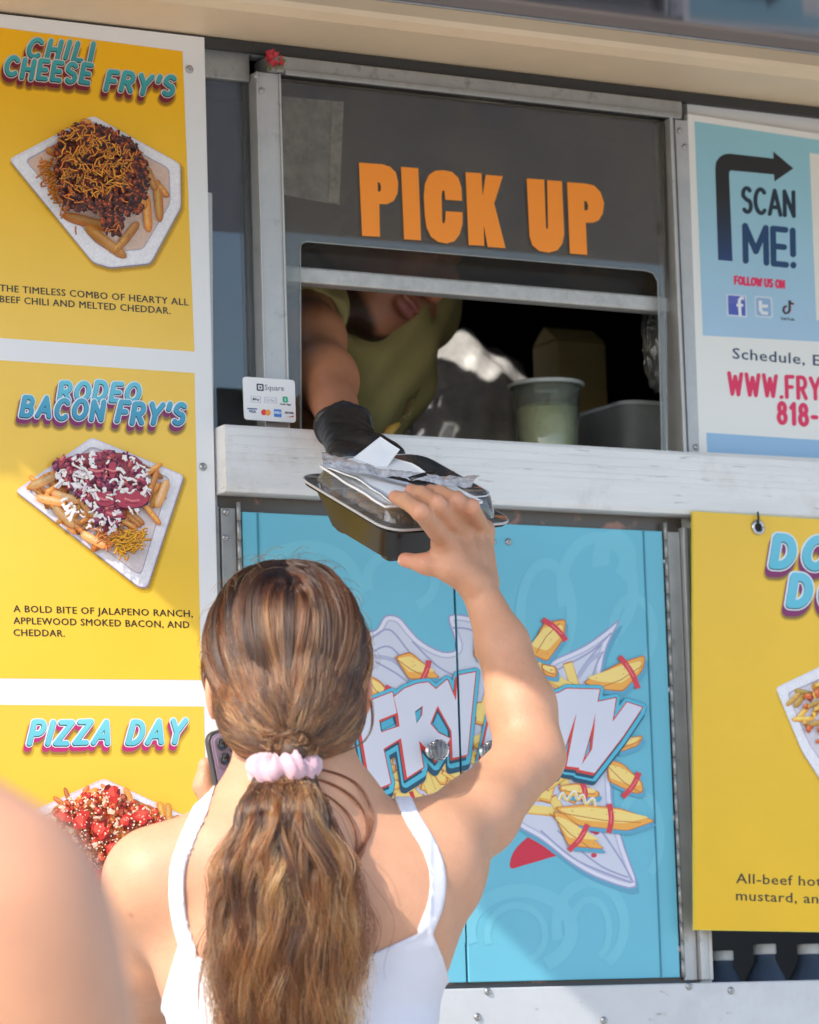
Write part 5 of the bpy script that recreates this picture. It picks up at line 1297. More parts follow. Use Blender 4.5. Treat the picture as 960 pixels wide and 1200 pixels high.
for lk_ in range(330):
    sd = 1 if hr.random() < .5 else -1
    th0 = hr.uniform(-.95, 1.0) if hr.random() < .62 else hr.uniform(.1, 1.25)
    r0 = abs(hr.normal(0, .05)) * (-1 if hr.random() < .06 else 1); sj = hr.normal(0, .07, 3); tj = hr.normal(0, .075, 3); sl0 = hr.uniform(.5, 1.3); sx0 = hr.uniform(-.05, .22)
    offL = hr.uniform(0, .0045); tone = hr.random(); dark = hr.random() < .35; loose = hr.random() < .05; wv = hr.uniform(.0, .0016); wp = hr.uniform(0, 6.28)
    for k in range(24):
        th = th0 + hr.normal(0, .035)
        root = np.array([sd * (.004 + r0 + hr.normal(0, .012)), math.sin(th), math.cos(th)]); root /= np.linalg.norm(root)
        lat = np.clip((th + 1.05) / 2.2, 0, 1)
        side = np.array([sd * (sx0 + 1.0 * lat ** .8), -.55 + .75 * lat, .55 - .85 * lat * sl0]); side += sj + hr.normal(0, .018, 3); side /= np.linalg.norm(side)
        td = tie_l / ER; td = td / np.linalg.norm(td); td = td + tj + hr.normal(0, .015, 3) + np.array([sd * .10 * lat, 0, 0]); td /= np.linalg.norm(td)
        n = 15; off0 = offL + hr.uniform(-.0008, .0008); pts = []
        for i in range(n):
            t = i / (n - 1); d = slerp(slerp(root, side, t), slerp(side, td, t), t); d /= np.linalg.norm(d)
            off = off0 * min(1, t * 5) + wv * math.sin(11 * t + wp) + (.006 * math.sin(math.pi * t) if loose else 0)
            p_ = onhead(d, off)
            if t > .72:
                q = (t - .72) / .28; p_ = p_ * (1 - q * q) + (tie + gr_ * tj[0] * .12 + gu_ * tj[2] * .05) * q * q
            pts.append(p_)
        S_pts.append(np.array(pts))
        z = tone * hr.uniform(.7, 1.2)
        c0 = DKH * hr.uniform(.6, 1.6) * (1 + 1.2 * z); c1 = (MDH * (1 - z * .7) + LTH * z * .7) * hr.uniform(.7, 1.2)
        if dark: c1 = c1 * .25; c0 = c0 * .5
        elif tone > .75: c0 = c0 * 2.2; c1 = c1 * 1.5
        mixk = np.clip(np.linspace(-.35, 1.1, n), 0, 1)[:, None]
        S_col.append(c0 * (1 - mixk) + c1 * mixk); S_rad.append(np.full(n, .00042))
XX = np.concatenate(S_pts); oo = np.repeat(hr.uniform(.0006, .0048, len(S_pts)), [len(q) for q in S_pts]); dd0 = cap(XX)
tc_ = np.linalg.norm(XX - tie, axis=1); oo = oo * np.clip(tc_ / .05, .35, 1); st_ = np.cumsum([0] + [len(q) for q in S_pts[:-1]]); oo[st_] = -.006; oo[st_ + 1] = np.minimum(oo[st_ + 1], -.001)
XX = push(cap, XX, oo); S_pts = np.split(XX, np.cumsum([len(q) for q in S_pts])[:-1])
# flyaway hairs
for k in range(170):
    a = hr.uniform(0, 6.28); d = np.array([math.cos(a) * .95, hr.uniform(-.7, .2), math.sin(a)]); d /= np.linalg.norm(d)
    if d[2] < -.3: continue
    p0 = onhead(d, 0); tg = np.cross(d, hr.normal(0, 1, 3)); tg /= np.linalg.norm(tg); L = hr.uniform(.015, .05)
    pts = [p0 + gA.T @ (tg * L * t + d * (.011 * math.sin(2.6 * t))) for t in np.linspace(0, 1, 8)]
    S_pts.append(np.array(pts)); S_col.append(np.tile(MDH * hr.uniform(.8, 1.6), (8, 1))); S_rad.append(np.full(8, .00016))
# ponytail: locks with their own wave, hairs gathered round each lock
core = Body(); tl = 0
TAILC = [P(333, 905, 3.70), P(332, 960, 3.672), P(334, 1030, 3.655), P(333, 1110, 3.648), P(335, 1190, 3.645), P(338, 1270, 3.65)]
TAILW = [.020, .044, .070, .074, .070, .054]; TAILD = [.022, .027, .030, .028, .026, .022]
def tail_at(t, u, w):
    x = t * (len(TAILC) - 1); i = min(int(x), len(TAILC) - 2); f_ = x - i; f2 = f_ * f_ * (3 - 2 * f_)
    c = TAILC[i] * (1 - f_) + TAILC[i + 1] * f_; hw_ = TAILW[i] * (1 - f2) + TAILW[i + 1] * f2; hd = TAILD[i] * (1 - f2) + TAILD[i + 1] * f2
    return c + cr * u * hw_ - fh * w * hd
for i in range(len(TAILC) - 1):
    for s_ in (-.55, 0, .55):
        core.cone(tail_at(i / 5, s_, -.3), tail_at((i + 1) / 5, s_, -.3), TAILD[i] * .46, TAILD[i + 1] * .46, .03)
V, F = core.mesh(.005); pt = mesh_np('ponytail', V, F, m_cap, girl, np.tile(np.array([.05, .022, .010]), (len(V), 1)))  # core colour darkened so gaps between locks look shaded
S_tail0 = list(S_pts); NL = 430
for l in range(NL):
    r_ = math.sqrt(hr.random()); a = hr.uniform(0, 6.28); u0, w0 = r_ * math.cos(a), r_ * math.sin(a); w0 = w0 * .9 + .1
    wl = hr.uniform(1.9, 3.3); ph = 2.2 * u0 + hr.uniform(-2.2, 2.2); amp = hr.uniform(.0035, .0100); ph2 = hr.uniform(0, 6.28)
    L = hr.uniform(.78, 1.0) if hr.random() < .75 else hr.uniform(.45, .8); stray = hr.random() < .2
    tone = hr.random() ** 1.3; base = MDH * (1 - tone) + LTH * tone; dark = hr.random() < .40
    if dark: base = DKH * 1.1 + MDH * .08
    elif tone > .62: base = LTH * 1.6
    cr_ = hr.uniform(.0012, .0045)
    for k in range(20):
        rk = math.sqrt(hr.random()) * cr_; ak = hr.uniform(0, 6.28); n = 26; pts = []; lk = L * hr.uniform(.86, 1.0)
        dx, dy = rk * math.cos(ak), rk * math.sin(ak); fz = hr.normal(0, .0022); pk_ = hr.uniform(-.35, .35)
        for i in range(n):
            t = i / (n - 1) * lk; grow = min(1, t * 3.2); cl = 1 - .55 * t / lk
            p_ = tail_at(t, u0 * (1.0 + (.22 * t if stray else 0)), w0) + cr * (amp * grow * math.sin(wl * 6.28 * t + ph + pk_) + dx * grow * cl) - fh * (amp * .6 * grow * math.sin(wl * 6.28 * t + ph2 + pk_) + dy * grow * cl) + cr * fz * i / n * 3
            pts.append(p_)
        S_pts.append(np.array(pts)); tt = np.linspace(0, 1, n)[:, None]
        cc = base * hr.uniform(.72, 1.22); S_col.append(cc * (.62 + .95 * tt)); S_rad.append(np.full(n, .00036) * np.linspace(1, .5, n))
iT = len(S_tail0)
XX = np.concatenate(S_pts[iT:]); S_pts[iT:] = np.split(push(core, XX, np.repeat(hr.uniform(.0002, .006, len(S_pts) - iT), [len(q) for q in S_pts[iT:]])), np.cumsum([len(q) for q in S_pts[iT:]])[:-1])
# loose locks at the nape, lying on the skin
def onskin(pp_):
    ds = np.linspace(3.66, 3.84, 37); out = []
    for a, b in pp_:
        X = np.array([P(a, b, d) for d in ds]); v = np.minimum(g(X), cap(X)); k = int(np.argmax(v < .004)) if (v < .004).any() else 20; out.append(X[k])
    out = np.array(out); k2 = np.pad(out, ((2, 2), (0, 0)), mode='edge'); return (k2[:-4] + k2[1:-3] + k2[2:-2] + k2[3:-1] + k2[4:]) / 5
for pth in ([(345, 898), (378, 902), (420, 918), (437, 955), (430, 985), (414, 1005)], [(345, 908), (380, 915), (416, 935), (431, 965), (425, 1000), (405, 1022)], [(405, 880), (428, 868), (437, 845), (434, 815)], [(345, 915), (372, 925), (405, 950), (420, 985), (410, 1030)]):
    pp = smooth(pth, 5, False); n = len(pp)
    for k in range(8):
        o2 = hr.normal(0, 2.2, 2); od = hr.normal(0, .003); q = onskin([(a + o2[0] * (.2 + .8 * i / n), b + o2[1] * (.2 + .8 * i / n)) for i, (a, b) in enumerate(pp)])
        S_pts.append(np.array(q)); S_col.append(np.tile((DKH * 1.4 + MDH * .3) * hr.uniform(.7, 1.3), (n, 1))); S_rad.append(np.full(n, .0003))
def strands(name, pts, cols, rads, m, parent):
    hc = bpy.data.hair_curves.new(name); hc.add_curves([len(p_) for p_ in pts])
    hc.attributes['position'].data.foreach_set('vector', np.concatenate(pts).astype(np.float32).ravel())
    ra = hc.attributes.get('radius') or hc.attributes.new('radius', 'FLOAT', 'POINT'); ra.data.foreach_set('value', np.concatenate(rads).astype(np.float32))
    ca = hc.attributes.new('Col', 'FLOAT_COLOR', 'POINT'); cc = np.concatenate(cols); ca.data.foreach_set('color', np.hstack([cc, np.ones((len(cc), 1))]).astype(np.float32).ravel())
    hc.materials.append(m); o = bpy.data.objects.new(name, hc); COL.objects.link(o); adopt(o, parent); return o
strands('strands', S_pts, S_col, S_rad, m_str, hair)
# scrunchie: gathered velvet ring
bm = bmesh.new(); sc_c = P(332, 902, 3.697); NU, NV = 96, 22; vs_ = []
for i in range(NU):
    a = 6.28318 * i / NU; fold = .5 + .5 * math.sin(a * 9 + .8 * math.sin(a * 3)); fold2 = .5 + .5 * math.sin(a * 5 + 1)
    mr_ = .0110 + .0045 * fold + .0025 * fold2
    for k in range(NV):
        b = 6.28318 * k / NV; rad = .0165 + mr_ * math.cos(b); n1 = .0025 * math.sin(a * 17 + b * 3)
        vs_.append(bm.verts.new(tuple(sc_c + gr_ * (rad + n1) * 1.12 * math.cos(a) + gf_ * (rad + n1) * .9 * math.sin(a) + gu_ * (mr_ * .98 * math.sin(b) + .003 * math.sin(a * 4 + 1) + n1) + gu_ * -.05 * 0)))
for i in range(NU):
    for k in range(NV): bm.faces.new((vs_[i * NV + k], vs_[((i + 1) % NU) * NV + k], vs_[((i + 1) % NU) * NV + (k + 1) % NV], vs_[i * NV + (k + 1) % NV]))
bm.normal_update(); me = bpy.data.meshes.new('scrunchie'); bm.to_mesh(me); bm.free()
link('scrunchie', me, mat('pink_velvet', (.60, .36, .42), .7, sheen=.8, var=.12, vscale=120), girl, True)

# phone in the left hand
ph_c = P(287, 930, 3.985); phd = axes(fh * .80 + _r * -.62 + np.array([0, 0, .12]))
tilt = R(-16); rx = phd[0] * math.cos(tilt) + phd[2] * math.sin(tilt) * -1; rz = np.cross(rx, phd[1])
phone = thing('phone', ph_c, 'phone with a mauve back and camera lenses held up beside the ponytail', 'phone')
def pl(x, y, z): return ph_c + rx * x + phd[1] * y + rz * z
bm = bmesh.new()
o_ = MB(); outl = rrect(0, 0, .0365, .076, .011, 6); o_.prism([pl(x, .0042, z) for x, z in outl], phd[1] * -.0084); pb = o_.build('phone_frame', mat('phone_frame', (.10, .10, .10), .3, metal=.7), phone, bevel=.0018)
o_ = MB(); o_.prism([pl(x, -.0044, z) for x, z in rrect(0, 0, .0340, .0735, .0095, 6)], phd[1] * -.0006); o_.build('phone_back', mat('phone_mauve', (.40, .30, .42), .22, coat=.4), phone)
o_ = MB(); o_.prism([pl(x, .0046, z) for x, z in rrect(0, 0, .0340, .0735, .0095, 6)], phd[1] * .0006); o_.build('phone_screen', mat('screen_glass', (.015, .015, .018), .06), phone)
isl = MB(); isl.prism([pl(x - .014, -.0052, z + .053) for x, z in rrect(0, 0, .0175, .0175, .006, 5)], phd[1] * -.0014); ib = isl.build('camera_bump', mat('phone_bump', (.30, .23, .32), .3), phone, bevel=.0006)
for x, z in ((-.0215, .061), (-.0215, .045), (-.006, .053)):
    c = pl(x, -.0066, z); o_ = MB(); o_.lathe(c, [(.0066, 0), (.0066, .0016), (.0052, .002), (.0048, .0012), (0, .0012)], 20, tuple(-phd[1])); o_.build('lens', mat('lens', (.02, .02, .025), .05, coat=1), ib, True)
# ================================================================== box handed over
bx = thing('takeout_box', (bL + bR) / 2, 'black takeout box with a clear lid being handed over in front of the ledge', 'takeout box')
def ringb(hx, hy, r, z): return [bl(x, y, z) for x, y in rrect(0, 0, hx, hy, r, 5)]
hx, hy = Lu / 2 + .006, Lw / 2 + .006
m_blk = mat('black_plastic', (.008, .008, .008), .25, spec=.35)
o_ = MB(); loft(o_, [ringb(hx - .034, hy - .034, .018, -.040), ringb(hx - .028, hy - .028, .02, -.044), ringb(hx - .026, hy - .026, .02, -.040), ringb(hx - .010, hy - .010, .02, -.006), ringb(hx - .008, hy - .008, .02, -.002), ringb(hx, hy, .022, -.002), ringb(hx, hy, .022, .0), ringb(hx - .009, hy - .009, .02, .0), ringb(hx - .028, hy - .028, .02, -.036)])
o_.build('tray', m_blk, bx, True)
bx.children[0].modifiers.new('edge', 'EDGE_SPLIT').split_angle = R(50)
for sx, sy in ((-1, 1), (-1, -1), (1, -1), (1, 1)):
    o_ = MB(); loft(o_, [[bl(sx * (hx - .045) + x, sy * (hy - .045) + y, z) for x, y in rrect(0, 0, a, a, .004, 3)] for a, z in ((.008, -.050), (.012, -.042))]); o_.build('foot', m_blk, bx)
g_lid = glass_mat('lid_plastic', (.93, .94, .94), .08, (.8, .8, .82), 1.5, 60)
o_ = MB(); loft(o_, [ringb(hx + .002, hy + .002, .024, .0012), ringb(hx + .002, hy + .002, .024, .004), ringb(hx - .010, hy - .010, .02, .005), ringb(hx - .016, hy - .016, .02, .026), ringb(hx - .021, hy - .021, .02, .031)])
lid = o_.build('lid', g_lid, bx, True); lid.modifiers.new('edge', 'EDGE_SPLIT').split_angle = R(40)
o_ = MB(); rg = ringb(hx + .002, hy + .002, .024, .0028); o_.tube(rg + rg[:1], .0016, 6); o_.build('lid_rim', mat('lid_rim', (.50, .50, .50), .2, spec=.7), lid, True)
o_ = MB(); rg = ringb(hx - .018, hy - .018, .02, .0295); o_.tube(rg + rg[:1], .0010, 6); o_.build('lid_shine_line', mat('lid_shine', (.75, .76, .78), .2), lid, True)  # pale tube paints a shine along the lid's upper edge
fo_ = thing('fries_portion', bl(0, 0, -.02), 'portion of loaded fries dimly seen inside the closed takeout box', 'fries'); rr = random.Random(2); o_ = MB()
for k in range(70):
    a = rr.uniform(0, 3.14); c = bl(rr.uniform(-.045, .045), rr.uniform(-.045, .045), rr.uniform(-.014, .012)); d = (eu * math.cos(a) + ew * math.sin(a) + en * rr.uniform(-.2, .2)) * .02
    o_.tube([c - d, c, c + d], [.004, .0048, .004], 6)
o_.build('fries', mat('loaded_fry', (.50, .28, .08), .5, var=.4, vscale=60), fo_, True)
# napkins folded on the lid
nz = .036; no = bl(0, 0, nz)
def sheet_mb(outline, o, n, th, wob, seed, sub=14):
    """a paper sheet: outline in picture points dropped onto a plane, gridded, gently buckled, real thickness"""
    mb = MB(); al = np.array(outline, float)
    c = [np.array(PL(*p_, o, n)) for p_ in outline]                       # four corners
    vv = []; fs = []; N = sub
    for i in range(N + 1):
        for k in range(N + 1):
            s_, t = i / N, k / N; p_ = (c[0] * (1 - s_) + c[1] * s_) * (1 - t) + (c[3] * (1 - s_) + c[2] * s_) * t
            q = Vector(tuple(p_ * 16 + seed)); vv.append(p_ + n * (wob * mn.noise(q) + wob * .4 * mn.noise(q * 2.7)))
    M = len(vv); vv += [p_ - n * th for p_ in vv]
    for i in range(N):
        for k in range(N):
            a = i * (N + 1) + k; fs.append((a, a + N + 1, a + N + 2, a + 1)); fs.append((M + a, M + a + 1, M + a + N + 2, M + a + N + 1))
    ed_ = [i * (N + 1) for i in range(N + 1)] + [N * (N + 1) + k for k in range(1, N + 1)] + [i * (N + 1) + N for i in range(N - 1, -1, -1)] + [k for k in range(N - 1, 0, -1)]
    for a, b in zip(ed_, ed_[1:] + ed_[:1]): fs.append((a, b, M + b, M + a))
    mb.add(vv, fs); return mb
m_nap = mat('napkin', (.82, .83, .84), .9, bump=.3, bscale=700, sss=.0)
nap = thing('napkin_stack', no, 'white paper napkins folded on top of the takeout box lid', 'napkins')
sheet_mb([(375, 544), (452, 592), (556, 586), (440, 536)], no, en, .003, .005, 1.0).build('napkin_sheet', m_nap, nap, True)
sheet_mb([(378, 540), (458, 584), (560, 584), (452, 532)], bl(0, 0, nz + .006), en, .002, .007, 5.0).build('napkin_sheet', m_nap, nap, True)
sheet_mb([(480, 570), (540, 586), (566, 588), (520, 562)], bl(0, 0, nz + .010), en, .003, .004, 8.0).build('napkin_sheet', m_nap, nap, True)
n2 = en * .55 - fw * .6 + cr * .15; n2 /= np.linalg.norm(n2)
sheet_mb([(412, 538), (446, 511), (469, 526), (450, 552)], PL(440, 535, bl(0, .03, nz + .012), en), n2, .002, .003, 3.0).build('napkin_corner', m_nap, nap, True)
# cutlery in a clear wrap
pkc = PL(470, 556, bl(0, 0, nz + .016), en); cut = thing('cutlery_packet', pkc, 'black plastic fork wrapped in wrinkled clear film on the napkins', 'cutlery packet')
g_film = glass_mat('wrap_film', (.92, .93, .94), .38, (.92, .92, .93), 1.6, 120)
mb = MB(); vv = []; fs = []; N1, N2 = 60, 14
for i in range(N1 + 1):
    for k in range(N2 + 1):
        t = i / N1; s_ = k / N2; e0 = np.array([376, 531]) * (1 - t) + np.array([562, 559]) * t; e1 = np.array([378, 548]) * (1 - t) + np.array([552, 572]) * t
        e0 = e0 + np.array([0, 10 * math.sin(3.14 * t) - 0]); q2 = e0 * (1 - s_) + e1 * s_; p_ = np.array(PL(q2[0], q2[1], bl(0, 0, nz + .018), en))
        q = Vector(tuple(p_ * 55)); vv.append(p_ + en * (.0035 * mn.noise(q) + .003 * abs(mn.noise(q * 2.3)) + .004 * math.sin(3.14 * s_)))
for i in range(N1):
    for k in range(N2): a = i * (N2 + 1) + k; fs.append((a, a + N2 + 1, a + N2 + 2, a + 1))
mb.add(vv, fs); mb.build('wrap', g_film, cut, True)
fk = MB(); fpl = bl(0, 0, nz + .017)
def FP(x, y): return np.array(PL(x, y, fpl, en))
fk.tube([FP(388, 541), FP(420, 548), FP(455, 557), FP(482, 562)], [.0028, .0032, .003, .004], 8); fk.tube([FP(480, 562), FP(495, 562), FP(508, 560)], [.004, .008, .008], 8)
for k in range(4): fk.tube([FP(505, 557 + k * 2.2), FP(520, 555 + k * 1.8), FP(532, 553 + k * 1.3)], [.002, .0018, .001], 6)
fk.build('fork', mat('fork_black', (.012, .012, .013), .25), cut, True)

# ================================================================== the worker inside
wk = thing('person', (-.02, .55, .9), 'person in an olive t-shirt leaning to the window with one black gloved hand out', 'person')
w = Body(); WS = np.array([.44, .185, .095]); WSR = np.array([.46, .20, .12])
wf_ = np.array([.22, -1.0, -.70]); wA = axes(wf_)                            # faces out and down
# head tipped to the picture's right
WHc = P(462, 300, 5.00)
tl_ = R(-32); up_w = np.cross(wA[0], wA[1]); up_t = up_w * math.cos(tl_) + wA[0] * math.sin(tl_)
hA = np.stack([np.cross(wA[1], up_t), wA[1], up_t]); hA[0] /= np.linalg.norm(hA[0])
WHc = P(424, 386, 4.88) + hA[2] * .125 - hA[1] * .065                        # set from the chin
def wl_(x, y, z): return WHc + hA[0] * x + hA[1] * y + hA[2] * z
w.ell(wl_(0, -.01, .02), (.075, .092, .098), hA, .02); w.ell(wl_(0, .035, -.055), (.060, .060, .072), hA, .03); w.ell(wl_(0, .062, -.112), (.030, .028, .020), hA, .03)
w.cone(wl_(0, .098, .0), wl_(0, .114, -.028), .010, .014, .02)
for sx in (-1, 1): w.ell(wl_(sx * .014, .106, -.032), (.009, .010, .008), hA, .008); w.ell(wl_(sx * .031, .082, .012), (.015, .012, .011), hA, .008); w.ell(wl_(sx * .08, -.005, -.02), (.008, .018, .031), hA, .006)
w.ell(wl_(0, .096, -.058), (.025, .010, .006), hA, .006); w.ell(wl_(0, .094, -.070), (.023, .011, .0075), hA, .005); w.cut(wl_(0, .110, -.0635), (.022, .010, .0018), hA, .003)
chest = P(428, 398, 5.05); wneck = P(432, 362, 5.02)
w.chain([wl_(0, -.02, -.05), wneck], [.058, .064], .03)
w.ell(chest, (.105, .09, .12), axes(np.array([.2, -1, 0])), .05); w.ell(P(392, 470, 5.10), (.085, .09, .14), axes(np.array([.2, -1, 0])), .06); w.ell(P(378, 600, 5.16), (.10, .10, .20), axes(np.array([.2, -1, 0])), .06)
wsR, wsL = P(350, 348, 4.94), P(486, 340, 5.14)
w.cone(wneck, wsR, .06, .055, .05); w.cone(wneck, wsL, .06, .052, .05)
el_ = P(362, 398, 4.74); wr_ = P(402, 498, 4.47)
w.chain([wsR, el_], [.052, .042], .04); w.chain([el_, P(380, 445, 4.62), wr_], [.038, .0350, .0250], .04)
el2 = wsL + np.array([-.10, .22, -.20]); w.chain([wsL, el2, el2 + np.array([-.15, -.02, -.16])], [.05, .042, .03], .03); w.ell(el2 + np.array([-.18, -.02, -.19]), (.035, .03, .045), None, .02)
# hand (inside the glove): palm towards the box, fingers round the napkins
hk = [P(398, 536, 4.36), P(412, 540, 4.355), P(426, 541, 4.36), P(440, 538, 4.37)]
fing = []
for i in range(4):
    w.cone(wr_ + cr * (.008 * (i - 1.5)), hk[i], .017, .0115, .012)
    dv = (-cu * .6 + cr * (.12 + .13 * i) - fw * .25); dv /= np.linalg.norm(dv)
    f1 = hk[i] + dv * .036; f2 = f1 + (dv * .6 + fw * .5 - cu * .3) * .026; f3 = f2 + (fw * .7 - cu * .5) * .018; fing.append((hk[i], f1, f2, f3)); w.chain([hk[i], f1, f2, f3], [.0115, .0102, .0092, .0082], .005)
tb = [P(414, 520, 4.40), P(440, 524, 4.375), P(456, 530, 4.365), P(465, 534, 4.36)]
w.chain(tb, [.016, .0125, .0105, .0088], .01)
V, F = w.mesh(.003)
wsp = [(wl_(0, .100, -.066), .024, np.array([.30, .10, .10]), .85), (P(385, 460, 4.5), .05, WSR, .6)]
bd_ = np.array([.012, .010, .009])
cc = skin_cols(V, WS, wsp)
ql = (V - WHc) @ hA.T
jaw = np.clip((-.100 - ql[:, 2] - .30 * np.clip(ql[:, 1] - .02, -.2, .1) * 0 + np.abs(ql[:, 0]) * .55 - .012) / .012, 0, 1) * (ql[:, 2] > -.18) * (ql[:, 1] > -.05) * (np.abs(ql[:, 0]) < .085)
cc = cc * (1 - .9 * jaw[:, None]) + bd_ * .9 * jaw[:, None]
mesh_np('body', V, F, skin_mat('brown_skin', .42, .12), wk, cc)
# t-shirt
def tee_post(X, v):
    q = X - wneck; u_ = wA[2]; nd = .066 - np.linalg.norm((X - wneck - np.array([0, 0, .03])) * [1, 1, .75], axis=1)
    a = X - wsR; ax_ = (el_ - wsR); L_ = np.linalg.norm(ax_); slv = (a @ (ax_ / L_)) - .135
    a2 = X - wsL; ax2 = (el2 - wsL); L2_ = np.linalg.norm(ax2); slv2 = (a2 @ (ax2 / L2_)) - .16
    wr = .008 * np.sin(X[:, 0] * 38 + X[:, 2] * 22) * np.sin(X[:, 2] * 17 + X[:, 0] * 9 + 1) + .003 * np.sin(X[:, 0] * 90 - X[:, 2] * 60)
    th = .010 + wr
    reg = np.maximum(nd, np.maximum(slv, slv2)); reg = np.maximum(reg, X[:, 2] - wneck[2] - .05)
    return np.maximum(np.maximum(v - th, -(v + .003)), reg)
tee = Body(); tee.p = [q for q in w.p if q[0] == 'e' and np.linalg.norm(q[1] - chest) < .32 and q[2].max() > .09 and np.linalg.norm(q[1] - WHc) > .10] + [('c', wneck, wsR, .06, .055, .05), ('c', wneck, wsL, .06, .052, .05), ('c', wsR, el_, .056, .043, .03), ('c', wsL, el2, .055, .045, .03)]
tee.p.insert(0, ('c', wneck - np.array([0, 0, .02]), wneck, .066, .06, .03))
V, F = tee.mesh(.005, post=tee_post); mesh_np('t_shirt', V, F, mat('olive_cotton', (.37, .31, .12), .9, var=.06, vscale=30, bump=.3, bscale=500), wk)
# cap of short hair
hcB = Body(); hcB.ell(wl_(0, -.014, .028), (.080, .097, .101), hA, .02)
def wh_post(X, v):
    q = (X - WHc) @ hA.T; return np.maximum(v, np.maximum(q[:, 1] - .045 + np.clip(.05 - q[:, 2], 0, .1) * .8, -.06 - q[:, 2]))
V, F = hcB.mesh(.006, post=wh_post); mesh_np('hair', V, F, mat('black_hair', (.012, .01, .009), .6, bump=.6, bscale=160), wk)
# glove
def gl_post(X, v):
    a = (X - wr_) @ ((hk[1] - wr_) / np.linalg.norm(hk[1] - wr_)); wr = .0012 * np.sin(X[:, 0] * 210 + 3 * np.sin(a * 90)) * np.sin(a * 130 + X[:, 2] * 60)
    flare = np.clip((.030 - a) / .03, 0, 1) * .0025
    return np.maximum(v - .0018 - wr - flare - .0022 * (np.abs(a - .0035) < .0028), .001 - a)
gv = Body(); gv.p = [q for q in w.p if q[0] == 'c' and min(np.linalg.norm(q[1] - wr_), np.linalg.norm(q[2] - wr_)) < .26]
gv.p = [q for q in gv.p if not (np.allclose(q[1], wsR) or np.allclose(q[1], el_))]
al_ = np.array([wr_] + hk + tb + [f_ for q in fing for f_ in q])
V, F = gv.mesh(.0025, al_.min(0) - .06, al_.max(0) + .06, .02, gl_post); mesh_np('glove', V, F, mat('black_nitrile', (.014, .014, .015), .38, spec=.5, bump=.3, bscale=120), wk)
# trousers and shoes down to the truck floor
j = Body(); hp_ = chest + np.array([.02, .22, -.45]); fz = .9
j.ell(hp_, (.16, .12, .14), None, .05)
for sx in (-1, 1): j.chain([hp_ + [sx * .09, 0, -.05], np.array([hp_[0] + sx * .10, hp_[1], fz + .40]), np.array([hp_[0] + sx * .11, hp_[1] + .02, fz + .09])], [.09, .07, .055], .03)
V, F = j.mesh(.01); mesh_np('trousers', V, F, mat('dark_trousers', (.03, .03, .035), .8), wk)
for sx in (-1, 1): shoe(np.array([hp_[0] + sx * .11, hp_[1] + .03, fz + .045]), np.array([0, -1.0, 0]), mat('shoe_black', (.02, .02, .02), .5), wk, fz + .001)

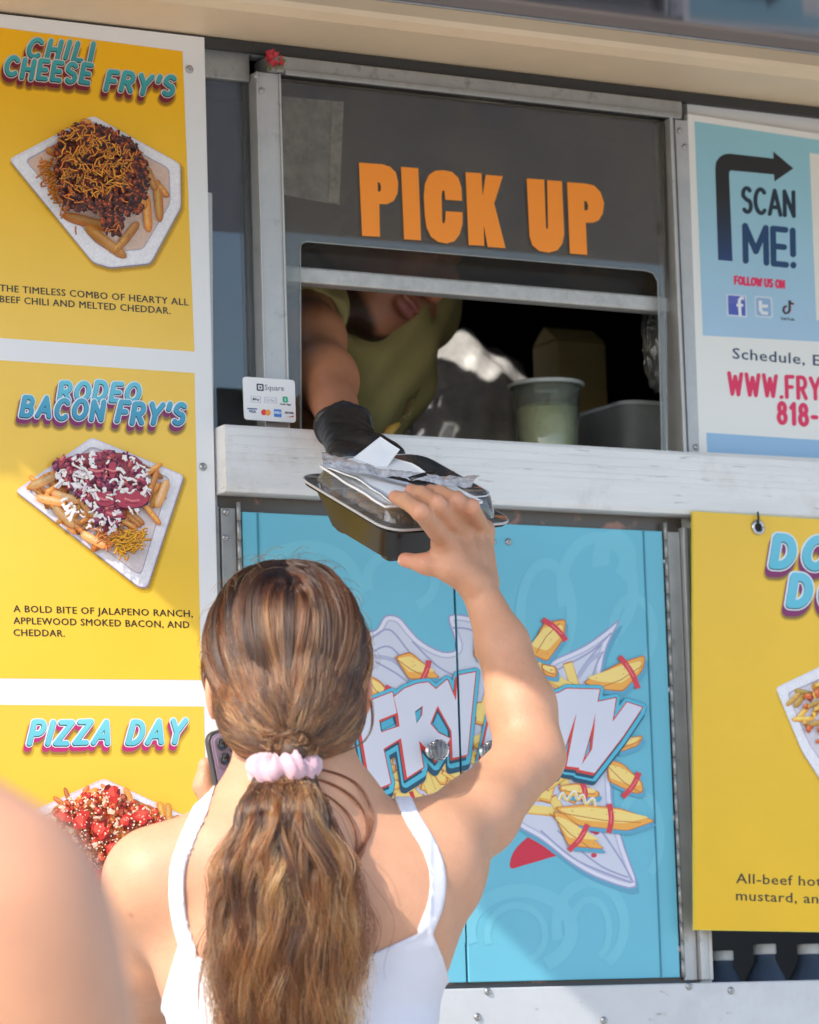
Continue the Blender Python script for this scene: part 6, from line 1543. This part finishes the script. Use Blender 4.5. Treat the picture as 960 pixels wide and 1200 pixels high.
# ================================================================== the blurred onlooker at the left edge
onl = thing('person', P(-330, 2400, 1.75) * [1, 1, 0], 'blurred person whose bare shoulder and upper arm fill the lower left corner', 'person')
o = Body(); oA = axes(fh)
osh = P(-30, 1090, 1.72); oel = P(35, 1640, 1.74)
nk_ = P(-400, 960, 1.74)
o.chain([osh, P(12, 1230, 1.72), oel], [.054, .051, .040], .03); o.chain([oel, oel + fh * .16 + np.array([0, 0, -.18]) - _r * .02], [.040, .027], .02); o.ell(oel + fh * .2 + np.array([0, 0, -.23]) - _r * .02, (.03, .045, .05), oA, .03)
o.chain([nk_, P(-200, 985, 1.74), osh], [.055, .052, .052], .05)
oc = P(-400, 1400, 1.74); o.ell(oc, (.150, .10, .22), oA, .05); o.ell(oc + np.array([0, 0, -.30]), (.135, .10, .2), oA, .06)
osh2 = P(-790, 1030, 1.76); o.cone(nk_, osh2, .055, .052, .05); oe2 = osh2 - _r * .05 + np.array([0, 0, -.28]); o.chain([osh2, oe2, oe2 + fh * .1 + np.array([0, 0, -.2])], [.055, .042, .028], .03); o.ell(oe2 + fh * .12 + np.array([0, 0, -.26]), (.03, .04, .05), oA, .03)
ohd = P(-405, 610, 1.80); o.ell(ohd, (.075, .092, .098), oA, .02); o.ell(ohd + fh * .04 + np.array([0, 0, -.06]), (.06, .06, .075), oA, .03); o.cone(ohd + fh * .095 + np.array([0, 0, -.02]), ohd + fh * .112 + np.array([0, 0, -.045]), .009, .012, .02); o.cone(ohd + np.array([0, 0, -.06]) - fh * .01, nk_, .052, .055, .03)
for sx in (-1, 1): o.ell(ohd + _r * sx * .078 + np.array([0, 0, -.03]), (.007, .017, .03), oA, .006)
V, F = o.mesh(.005); mesh_np('body', V, F, m_skin, onl, skin_cols(V, SK * [.97, .93, .92]))
th_ = Body(); th_.p = [q for q in o.p if q[0] == 'e' and np.linalg.norm(q[1] - oc) < .35]
V, F = th_.mesh(.008, post=lambda X, v: np.maximum(np.maximum(v - .006, -(v + .004)), X[:, 2] - (oc[2] + .16))); mesh_np('tank_top', V, F, mat('grey_top', (.30, .30, .34), .9), onl)
hc_ = Body(); hc_.ell(ohd + np.array([0, 0, .008]) - fh * .006, (.081, .098, .103), oA, .02); hc_.cone(ohd - fh * .06 + np.array([0, 0, -.05]), ohd - fh * .085 + np.array([0, 0, -.14]), .05, .04, .03)
V, F = hc_.mesh(.008, post=lambda X, v: np.maximum(v, (X - ohd) @ fh - .045 + np.clip(.05 - (X[:, 2] - ohd[2]), 0, .1) * .6)); mesh_np('hair', V, F, mat('brown_hair', (.07, .04, .022), .5, bump=.5, bscale=140), onl)
j = Body(); hp_ = np.array([oc[0], oc[1], oc[2] - .46]); j.ell(hp_, (.15, .11, .13), oA, .05)
for sx in (-1, 1): a = hp_ + _r * sx * .085; j.chain([a, np.array([a[0], a[1], .45]), np.array([a[0], a[1], .10])], [.09, .065, .05], .03)
V, F = j.mesh(.01); mesh_np('trousers', V, F, MATS['denim'], onl)
for sx in (-1, 1): a = hp_ + _r * sx * .085; shoe(np.array([a[0], a[1], .045]) - fh * .04, fh, MATS['shoe_white'], onl)
